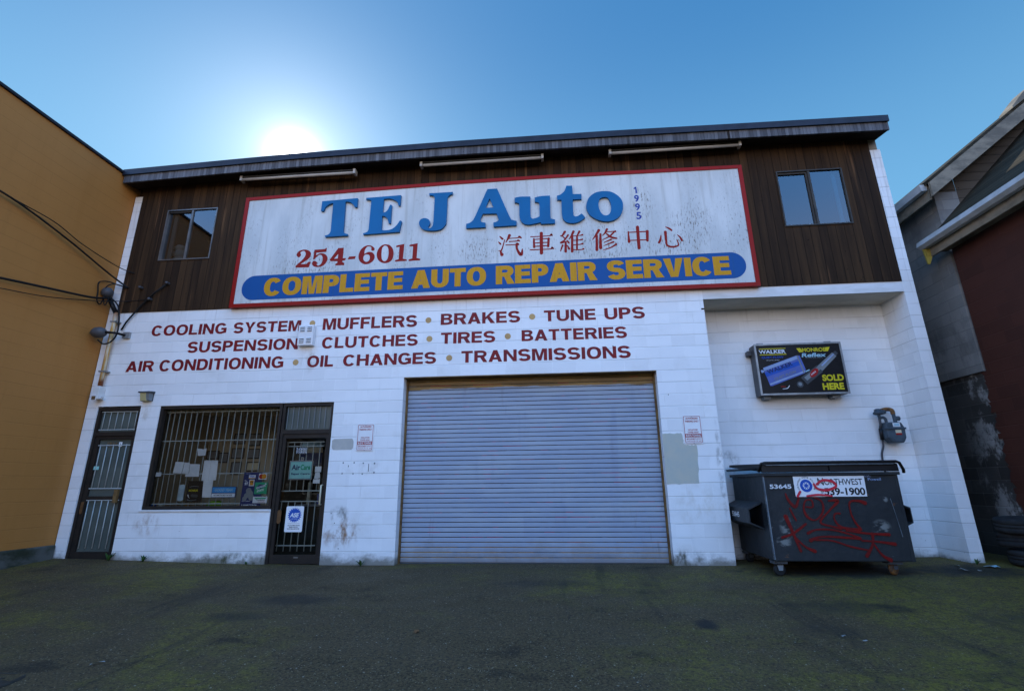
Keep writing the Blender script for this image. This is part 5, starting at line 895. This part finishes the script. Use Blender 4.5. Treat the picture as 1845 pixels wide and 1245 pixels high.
m = MB(); m.prism([(6.78,zr(6.78)-.06),(13,zr(13)-.06),(13,zr(13)-.003),(6.78,zr(6.78)-.003)], -.113, .198, 'siding_boards'); m.obj('rake_soffit', rf)
m = MB(); m.prism([(6.66,6.18),(6.75,6.18),(6.77,6.30),(6.64,6.30)], .0, 10, 'gutter_white', 'y'); m.box(6.77, 6.80, .0, 10, 6.0, 6.28, 'trim_tan'); m.obj('gutter', t)
m = MB(); m.prism([(8.42,zr(8.42)+.07),(8.75,zr(8.75)+.07),(8.75,zr(8.75)+.22),(8.42,zr(8.42)+.11)], -.18, .1, 'trim_tan'); m.obj('roof_flashing', rf)
t = thing('maroon_annex', 'low maroon annex with shingled shed roof and white gutter at right edge', 'house', (9, -3, 0))
m = MB(); m.box(7.02, 11, -7, .17, -.4, 5.10, 'maroon')
for i in range(34):     # the maroon paint ends in a ragged edge on the grey blocks
    z = .1+i*.083; m.quad((6.996 if z > 2.93 else 7.018,.16,z),(6.996 if z > 2.93 else 7.018,.16+random.uniform(.04,.14),z),(6.996 if z > 2.93 else 7.018,.16+random.uniform(.04,.14),z+.083),(6.996 if z > 2.93 else 7.018,.16,z+.083),'maroon')
m.obj('wall', t, recalc=False)
m = MB(); zl_ = lambda x: 5.36+(x-6.75)*1.0
m.prism([(6.70,zl_(6.70)),(10.6,zl_(10.6)),(10.6,zl_(10.6)-.1),(6.70,zl_(6.70)-.06)], -7, .195, 'shingle'); rf = m.obj('roof', t)
m = MB(); m.prism([(6.62,5.33),(6.60,5.24),(6.66,5.19),(6.74,5.19),(6.76,5.33)], -7, .36, 'gutter_white'); m.obj('gutter', t)
m = MB(); m.box(6.765, 6.80, -7, .30, 5.04, 5.30, 'trim_tan'); m.box(6.80, 7.02, -7, .26, 5.10, 5.13, 'trim_tan'); m.obj('eave_board', t)
m = MB(); m.prism([(.29,5.06),(.33,5.06),(.33,5.22),(.29,5.22)], 6.69, 6.764, 'yellow_wood', 'x'); m.prism([(6.66,5.20),(6.80,5.08),(6.72,4.90),(6.69,4.90)], .30, .33, 'yellow_wood'); m.obj('eave_return', t)

# tyres against the annex wall
def tyre(name, x, y_, z, rot, label):
    m = MB(); n_ = 40; prof = [(.20,-.085),(.27,-.10),(.31,-.095),(.325,-.075),(.33,-.03),(.322,-.026),(.322,-.018),(.33,-.014),(.33,.014),(.322,.018),(.322,.026),(.33,.03),(.325,.075),(.31,.095),(.27,.10),(.20,.085),(.185,.06),(.185,-.06)]
    vs = [(r_*math.cos(2*math.pi*k/n_), r_*math.sin(2*math.pi*k/n_), h_) for r_, h_ in prof for k in range(n_)]; q = len(prof)
    Mx = Matrix.Translation((x, y_, z)) @ Matrix.Rotation(rot[0], 4, 'X') @ Matrix.Rotation(rot[1], 4, 'Y')
    m.add([Mx @ Vector(v_) for v_ in vs], [(i*n_+k, i*n_+(k+1) % n_, ((i+1) % q)*n_+(k+1) % n_, ((i+1) % q)*n_+k) for i in range(q) for k in range(n_)], 'rubber', True)
    tag(m.obj(name), label, 'tyre', 'old tyres by the annex')
tyre('old_tyre', 6.60, -.25, .60, (.04, -.03), 'old black tyre lying on top of the stack by the annex')
tyre('old_tyre', 6.64, -.18, .385, (-.05, .05), 'old black tyre lying in the middle of the stack')
tyre('old_tyre', 6.66, -.27, .165, (.02, .02), 'old black tyre at the bottom of the stack')
# litter
def scrap(name, x, y_, s, label, mat='old_paper', cat='litter', w_=.4):
    m = MB(); a = random.uniform(0, 3.1); z = gz(x, y_)+.006; vs = []
    for i in range(5):
        for j in (0, 1):
            u, v_ = (i/4-.5)*s, (j-.5)*s*w_*(1-.25*abs(i-2)/2); vs.append((x+u*math.cos(a)-v_*math.sin(a), y_+u*math.sin(a)+v_*math.cos(a), z+random.uniform(0, s*.18)))
    m.add(vs, [(2*i, 2*i+1, 2*i+3, 2*i+2) for i in range(4)], mat); tag(m.obj(name, recalc=False), label, cat)
scrap('paper_scrap', -3.662, -4.104, .10, 'white paper strip lying on the asphalt beside the round iron cover', w_=.25)
scrap('paper_scrap', 2.465, -3.149, .05, 'small white scrap on open asphalt closer to the dark oil spot', w_=.4); scrap('paper_scrap', 2.576, -3.275, .05, 'tiny white scrap on open asphalt in front of the dumpster, the nearer of two', w_=.4)
scrap('paper_scrap', 5.463, -.512, .16, 'long flat white scrap on the dirt right of the dumpster', w_=.3); scrap('paper_scrap', 5.66, -.52, .07, 'short white scrap on the dirt in front of the tyre stack')
scrap('paper_scrap', 5.60, -.206, .08, 'white scrap at the foot of the white end wall'); scrap('paper_scrap', 5.98, -.30, .16, 'crumpled pale wrapper between the end wall and the tyres', 'pale_blue', w_=.7)
scrap('fallen_leaf', -1.342, -3.209, .08, 'single dry brown leaf on the asphalt before the roll door', 'dry_leaf', 'leaf', .55)
m = MB(); m.lathe([(.0,.0),(.46,.0),(.46,.008),(.42,.010),(.40,.006),(.0,.008)], (-4.42,-4.50,gz(-4.42,-4.50)-.004), 'iron', 'z', 40)
for i in range(-3, 4): m.box(-4.42-.3, -4.42+.3, -4.50+i*.1-.012, -4.50+i*.1+.012, gz(-4.42,-4.50)+.003, gz(-4.42,-4.50)+.0065, 'iron')
tag(m.obj('manhole_cover'), 'round cast iron cover set in the asphalt', 'manhole cover')
# weeds along the wall foot
def weed(x, y_, h, n_, label):
    m = MB(); z = gz(x, y_)
    for i in range(n_):
        a = random.uniform(0, 6.28); l = h*random.uniform(.6, 1.1); lean = random.uniform(.3, .9); w_ = l*random.uniform(.16, .28); vs = []
        for k in range(5):
            t_ = k/4; rr = l*lean*t_; zz = z+l*(t_-.35*t_*t_*lean); ww = w_*math.sin(math.pi*(.12+.88*t_))*.5
            cx, cy = x+rr*math.cos(a), y_+rr*math.sin(a)*.7-.02; vs += [(cx-ww*math.sin(a), cy+ww*math.cos(a), zz), (cx+ww*math.sin(a), cy-ww*math.cos(a), zz)]
        m.add(vs, [(2*k, 2*k+1, 2*k+3, 2*k+2) for k in range(4)], 'leaf_green')
    tag(m.obj('weed', recalc=False), label, 'weed', 'weeds at the wall foot')
weed(-7.46, -.04, .16, 14, 'green weed at the foot of the narrow side door'); weed(-6.84, -.04, .13, 16, 'small green weed below the shop window'); weed(-3.13, -.05, .12, 16, 'small green weed between shop door and roll door'); weed(5.93, -.10, .09, 14, 'weed tuft at the foot of the white end wall')
weed(-5.05, -.03, .07, 14, 'low weed in the moss close to the shop door')

# ------------------------------------------------------------------ things in the shop window, just behind the glass
GY = .105
def sheet_of(name, polys, label, cat, mat='paper', y_=GY, grp=None):
    m = MB()
    for i, p_ in enumerate(polys): m.prism(p_, y_+.003*i, y_+.003*i+.0015, mat)
    return tag(m.obj(name), label, cat, grp)
sheet_of('paper_notice', [[(-6.705,1.663),(-6.54,1.655),(-6.56,1.46),(-6.72,1.467)]], 'white paper sheet in the shop window, leftmost of the taped pair', 'notice'); sheet_of('paper_notice', [[(-6.54,1.652),(-6.44,1.645),(-6.43,1.452),(-6.556,1.462)]], 'white paper sheet in the shop window, narrow one in the taped pair', 'notice', y_=.112)
sheet_of('paper_notice', [[(-6.44,1.622),(-6.249,1.615),(-6.235,1.403),(-6.494,1.406),(-6.49,1.45),(-6.425,1.455)]], 'white paper sheet in the shop window hanging lowest beside the taped pair', 'notice', y_=.118)
sheet_of('paper_notice', [[(-6.336,1.885),(-6.25,1.882),(-6.235,1.868),(-6.161,1.891),(-6.165,1.763),(-6.307,1.759)]], 'small torn white note high in the shop window', 'notice')
sheet_of('paper_notice', [[(-6.17,1.679),(-6.04,1.678),(-6.04,1.34),(-6.166,1.333)],[(-6.038,1.678),(-5.912,1.676),(-5.90,1.34),(-6.04,1.34)]], 'pair of tall white sheets high in the middle of the shop window', 'notice'); sheet_of('paper_notice', [[(-6.13,1.338),(-5.949,1.338),(-5.94,1.055),(-6.105,1.056)]], 'white sheet hung below the tall pair in the shop window', 'notice')
sheet_of('window_sticker', [[(-7.035,1.485),(-6.935,1.485),(-6.935,1.413),(-7.035,1.413)]], 'small white sticker at the frame edge of the shop window', 'sticker')
sheet_of('air_freshener', [rrect(-6.555,-6.45,1.0,1.273,.03)], 'pale rounded card hanging low in the shop window', 'card', 'bag_white')
m = MB(); m.prism([(-6.404,1.335),(-6.122,1.332),(-6.103,.976),(-6.401,.978)], GY, GY+.004, 'black'); t = thing('black_poster', 'black poster with yellow brand word in the shop window', 'poster', (-6.26, GY, .976)); m.obj('sheet', t)
m = MB(); m.text('MONROE', -6.365, -6.20, 1.155, 1.19, GY-.002, 'ink_yellow', .03); m.stroke([(-6.36,1.23,.006),(-6.28,1.245,.006),(-6.19,1.235,.004)], GY-.002, 'grey_mid'); m.stroke([(-6.37,1.10,.02),(-6.35,1.06,.008),(-6.33,1.05,.004)], GY-.002, 'ink_white'); m.stroke([(-6.30,1.09,.05),(-6.2,1.08,.05)], GY-.002, 'grey_dark'); m.stroke([(-6.37,1.02,.016),(-6.30,1.005,.01),(-6.20,1.02,.006)], GY-.002, 'grey_mid'); m.obj('lettering', t, recalc=False)
t = thing('brand_sign', 'blue and white belt and hose sign in the shop window', 'sign', (-5.72, GY, 1.05))
m = MB(); m.prism(rrect(-5.945,-5.503,1.05,1.232,.01), GY, GY+.006, 'navy'); m.obj('board', t); m = MB(); m.quad((-5.935,GY-.002,1.133),(-5.513,GY-.002,1.133),(-5.513,GY-.002,1.222),(-5.935,GY-.002,1.222),'sky_blue'); m.quad((-5.935,GY-.002,1.06),(-5.513,GY-.002,1.06),(-5.513,GY-.002,1.12),(-5.935,GY-.002,1.12),'ink_white')
m.text('GOOD YEAR', -5.89, -5.56, 1.155, 1.20, GY-.004, 'pale_blue', .03, shear=.2); m.text('AUTOMOTIVE BELTS & HOSE', -5.90, -5.56, 1.078, 1.104, GY-.004, 'ink_black', .02); m.obj('lettering', t, recalc=False)
t = thing('card_poster', 'dark blue payment card poster at the corner of the shop window', 'poster', (-5.2, GY, .875))
m = MB(); m.prism([(-5.395,1.47),(-5.065,1.465),(-5.028,.875),(-5.40,.882)], GY, GY+.004, 'navy'); m.obj('sheet', t)
m = MB(); m.text('Toyota Parts', -5.37, -5.28, 1.435, 1.452, GY-.002, 'steel_light', .02); m.quad((-5.30,GY-.002,1.36),(-5.18,GY-.002,1.36),(-5.18,GY-.002,1.42),(-5.30,GY-.002,1.42),'ink_white'); m.quad((-5.30,GY-.003,1.36),(-5.18,GY-.003,1.36),(-5.18,GY-.003,1.372),(-5.30,GY-.003,1.372),'ink_orange'); m.text('VISA', -5.285, -5.195, 1.38, 1.41, GY-.003, 'ink_blue', .03)
m.text('The', -5.37, -5.32, 1.315, 1.335, GY-.002, 'ink_white', .02); m.text('ST', -5.36, -5.30, 1.255, 1.30, GY-.002, 'ink_white', .04)
for x, z, r_ in ((-5.27,1.16,.05),(-5.24,1.11,.055),(-5.30,1.08,.045),(-5.33,1.03,.04),(-5.21,1.05,.05)): dot(m, x, z, r_, GY-.002-.0003*r_*100, 'grey_mid')
m.text('No Problem.', -5.37, -5.22, .985, 1.0, GY-.002, 'ink_white', .01); m.text('A HAMILTON 54', -5.375, -5.10, .905, .94, GY-.002, 'ink_white', .03); m.obj('lettering', t, recalc=False)
def sticker(name, x0, x1, z0, z1, mat, label, extra, y_=.1005):
    t = thing(name, label, 'sticker', ((x0+x1)/2, y_, z0)); m = MB(); m.prism(rrect(x0, x1, z0, z1, .006), y_, y_+.002, mat); m.obj('backing', t); m = MB(); extra(m, y_-.001); m.obj('lettering', t, recalc=False)
sticker('card_sticker', -5.12, -4.975, 1.345, 1.445, 'ink_white', 'payment sticker with two overlapping red and orange discs', lambda m, y_: (dot(m, -5.073, 1.395, .042, y_, 'ink_red'), dot(m, -5.022, 1.395, .042, y_-.0006, 'ink_orange')))
sticker('debit_sticker', -5.28, -5.19, 1.237, 1.345, 'ink_white', 'small white bordered yellow debit sticker on the card poster', lambda m, y_: (m.shape([rrect(-5.268,-5.202,1.25,1.333,.006)], y_, 'ink_orange'), m.stroke([(-5.262,1.30,.012),(-5.23,1.31,.012),(-5.21,1.29,.012)], y_-.001, 'ink_black')))
sticker('oil_sticker', -5.168, -4.943, 1.105, 1.298, 'ink_green', 'green motor oil sticker with slanted white words', lambda m, y_: (m.shape([[(-5.14,1.22),(-5.09,1.265),(-4.99,1.26),(-4.985,1.225),(-5.06,1.19),(-5.14,1.195)]], y_, 'navy'), m.text('QUAKER', 0, .17, 0, .04, 0, 'ink_white', .04, lambda x, z: (-5.14+x, y_-.001, 1.18+z+x*.25)), m.text('STATE', 0, .12, 0, .035, 0, 'ink_white', .04, lambda x, z: (-5.12+x, y_-.001, 1.13+z+x*.25)), dot(m, -4.975, 1.27, .014, y_, 'ink_white')))
sticker('brand_sticker', -5.175, -4.917, .958, 1.062, 'ink_white', 'white shield sticker with green edged word below the oil sticker', lambda m, y_: (m.shape([[(-5.155,1.045),(-4.93,1.045),(-4.955,1.025),(-5.11,1.025),(-5.10,1.0)]], y_, 'ink_green'), m.text('Vanderbilt', -5.105, -4.955, .998, 1.02, y_-.001, 'ink_black', .02), m.text('MUFFLERS', -5.08, -4.95, .97, .985, y_, 'ink_red', .02)))
# in and on the shop door
t = thing('inspection_sign', 'teal emissions repair centre sign hung in the shop door', 'sign', (-4.38, .10, 1.333))
m = MB(); m.prism(rrect(-4.585,-4.165,1.333,1.652,.012), .095, .10, 'galv'); m.obj('board', t); m = MB(); m.quad((-4.572,.093,1.346),(-4.178,.093,1.346),(-4.178,.093,1.639),(-4.572,.093,1.639),'navy'); m.quad((-4.565,.092,1.353),(-4.185,.092,1.353),(-4.185,.092,1.632),(-4.565,.092,1.632),'pale_green')
m.text('Air', -4.54, -4.385, 1.495, 1.585, .090, 'navy', .03); m.text('Care', -4.378, -4.205, 1.495, 1.585, .090, 'ink_green', .03); m.text('Repair Centre', -4.535, -4.205, 1.405, 1.45, .090, 'navy', .03); m.obj('lettering', t, recalc=False)
t = thing('certified_sign', 'white service excellence plate with blue toothed gear in the shop door', 'sign', (-4.36, .03, .50))
m = MB(); m.prism(rrect(-4.515,-4.212,.50,.905,.02), .031, .036, 'white'); m.obj('plate', t); m = MB(); cx, cz = -4.362, .765
gear = [(cx+(.118 if k % 4 in (0, 1) else .098)*math.cos(2*math.pi*k/80), cz+(.118 if k % 4 in (0, 1) else .098)*math.sin(2*math.pi*k/80)) for k in range(80)]
m.shape([gear], .029, 'ink_blue'); m.text('ASE', cx-.082, cx+.08, cz-.035, cz+.035, .027, 'ink_white', .04, shear=.2); m.text('CERTIFIED', cx-.06, cx+.06, cz-.066, cz-.052, .027, 'ink_white', .01)
m.quad((-4.47,.029,.632),(-4.26,.029,.632),(-4.26,.029,.636),(-4.47,.029,.636),'grey_mid')
for i, s_ in enumerate(('AUTOMOTIVE', 'SERVICE', 'EXCELLENCE')): k = (.105, .075, .105)[i]; m.text(s_, cx-k, cx+k, .594-i*.026, .611-i*.026, .029, 'ink_black', .025)
m.obj('lettering', t, recalc=False)
m = MB(); m.text('1832', -4.473, -4.285, 1.768, 1.868, .062, 'ink_white', .05); m.text('1832', -4.469, -4.289, 1.772, 1.864, .060, 'ink_black', .005); tag(m.obj('house_number', recalc=False), 'house number in dark digits on the shop door glass', 'house number')
sheet_of('door_notice', [rrect(-4.11,-4.0,1.455,1.55,.005)], 'small pale notice uppermost on the shop door glass', 'notice', 'paper', .075); sheet_of('door_notice', [[(-4.10,1.45),(-4.02,1.45),(-4.005,1.36),(-4.06,1.345),(-4.11,1.35)]], 'torn white notice in the middle on the shop door glass', 'notice', 'paper', .076); sheet_of('door_notice', [rrect(-4.125,-4.005,1.27,1.34,.005)], 'white and blue notice lowest on the shop door glass', 'notice', 'paper', .075)
# deeper inside
m = MB(); m.box(-5.0, -4.55, 1.2, 1.3, 1.62, 1.92, 'navy'); m.box(-5.0, -4.55, 1.19, 1.199, 1.86, 1.96, 'cream'); m.text('R', -4.97, -4.88, 1.66, 1.78, 1.185, 'ink_white', .03); m.box(-4.98,-4.57,1.195,1.3,1.965,2.05,'pale_blue'); tag(m.obj('hanging_board'), 'blue and cream board seen through the top of the shop door', 'board')
m = MB(); m.box(-5.02, -4.35, 1.4, 2.0, .03, .85, 'room_dark'); m.box(-5.05, -4.30, 1.35, 2.02, .851, .89, 'grey_mid'); m.box(-4.86,-4.80,1.36,1.42,.891,1.30,'cream'); m.box(-4.72, -4.42, 1.5, 1.85, .891, 1.08, 'steel_blue'); tag(m.obj('counter'), 'dim service counter seen through the shop door', 'counter')
c_ = .893; cert = [(-7.635,-7.354,2.209,2.459),(-7.251,-6.963,2.16,2.452),(-7.652,-7.337,1.872,2.117),(-7.25,-6.942,1.866,2.095),(-7.618,-7.368,1.508,1.796),(-7.24,-6.919,1.582,1.791),(-8.27,-7.958,1.864,2.062),(-7.966,-7.719,1.781,2.017)]
nm = ['upper row, farther left','upper row, nearer the dark doorway','middle row, just right of the tall sheets','middle row, nearer the dark doorway','lower row, narrow one','lower row with a yellow picture','middle row above the tall sheets','middle row touching its neighbour']
for (x0, x1, z0, z1), l in zip(cert, nm):
    x0, x1 = x0*c_+.0, x1*c_; z0, z1 = 1.2067+(z0-1.2067)*c_, 1.2067+(z1-1.2067)*c_
    t = thing('framed_certificate', 'framed certificate on the beige office wall, '+l, 'certificate', ((x0+x1)/2, 1.795, z0), 'certificates in the office'); m = MB(); frame_rect(m, x0, x1, z0, z1, .018, 1.775, 1.795, 'ink_black'); m.obj('picture_frame', t); m = MB(); m.box(x0+.018, x1-.018, 1.785, 1.794, z0+.018, z1-.018, 'cream' if 'yellow' in l else 'grey_mid'); m.obj('sheet', t)
def lump(name, x, y_, z, rx, ry_, rz, mat, label, cat):
    m = MB(); vs = []; n_ = 14; q = 8
    for i in range(q+1):
        a = math.pi*i/q
        for k in range(n_):
            b_ = 2*math.pi*k/n_; j = 1+.14*math.sin(3*b_+i)+random.uniform(-.06, .06); vs.append((x+rx*math.sin(a)*math.cos(b_)*j, y_+ry_*math.sin(a)*math.sin(b_)*j, z+rz-rz*math.cos(a)))
    m.add(vs, [(i*n_+k, i*n_+(k+1) % n_, (i+1)*n_+(k+1) % n_, (i+1)*n_+k) for i in range(q) for k in range(n_)], mat, True); return tag(m.obj(name), label, cat)
lump('plastic_bag', -5.98, .30, .862, .15, .08, .07, 'lime', 'lime green plastic bag on the window sill', 'bag'); lump('cloth_bundle', -6.5, .3, .862, .05, .05, .035, 'ink_orange', 'small orange bundle on the window sill', 'cloth')
m = MB(); m.lathe([(.0,0),(.05,0),(.05,.09),(.0,.09)], (-7.13,.28,.862), 'ink_blue', 'z', 16); tag(m.obj('tin_can'), 'blue tin can at the end of the window sill', 'can'); m = MB(); m.lathe([(.0,0),(.04,0),(.045,.08),(.0,.08)], (-6.98,.28,.862), 'cream', 'z', 16); tag(m.obj('paper_cup'), 'cream paper cup beside the blue tin can', 'cup')
lump('sack', -7.54, .26, 5.56, .17, .1, .10, 'bag_white', 'pale sack at the bottom of the pile behind the upper window', 'sack'); lump('sack', -7.53, .26, 5.73, .16, .1, .09, 'bag_white', 'pale sack in the middle of the pile behind the upper window', 'sack'); lump('sack', -7.55, .26, 5.88, .13, .09, .07, 'bag_white', 'pale sack on top of the pile behind the upper window', 'sack')
m = MB(); m.box(-7.2, -4.9, .15, .40, 4.6, 5.56, 'room_dark'); tag(m.obj('sack_shelf'), 'dark shelf under the pale sacks behind the upper window', 'shelf')

# ------------------------------------------------------------------ across the street: unseen houses added to darken the pane reflections
for i, (x, wd_, h_, mat, lab) in enumerate(((-21, 11, 6.0, 'dark_block', 'unseen grey block house added across the street to darken the shop glass'), (-8.5, 10, 5.2, 'maroon', 'unseen maroon house added across the street to darken the shop glass'), (4, 11, 6.4, 'siding_boards', 'unseen brown boarded house added across the street to darken the panes'), (17, 12, 5.6, 'grey_block', 'unseen pale grey house added across the street to darken the panes'))):
    t = thing('unseen_street_house', lab, 'house', (x, -27, gz(x, -27)), 'unseen houses added across the street'); z = gz(x, -27)
    m = MB(); m.box(x-wd_/2, x+wd_/2, -35, -27, z-.5, z+h_*.62, mat); m.prism([(x-wd_/2, z+h_*.62+.001), (x+wd_/2, z+h_*.62+.001), (x, z+h_)], -34.9, -27.01, mat); m.obj('wall', t)
    m = MB()
    for sg_ in (-1, 1): m.prism([(x, z+h_+.02), (x+sg_*(wd_/2+.4), z+h_*.62-.15), (x+sg_*(wd_/2+.4), z+h_*.62), (x, z+h_+.2)], -35.3, -26.6, 'shingle')
    m.obj('roof', t)
    for q in (-.3, 0, .3):
        m = MB(); frame_rect(m, x+q*wd_-.6, x+q*wd_+.6, z+1.0, z+2.4, .07, -27.0, -26.93, 'white_trim'); m.quad((x+q*wd_-.55,-26.97,z+1.05),(x+q*wd_+.55,-26.97,z+1.05),(x+q*wd_+.55,-26.97,z+2.35),(x+q*wd_-.55,-26.97,z+2.35),'black'); m.obj('window', t)
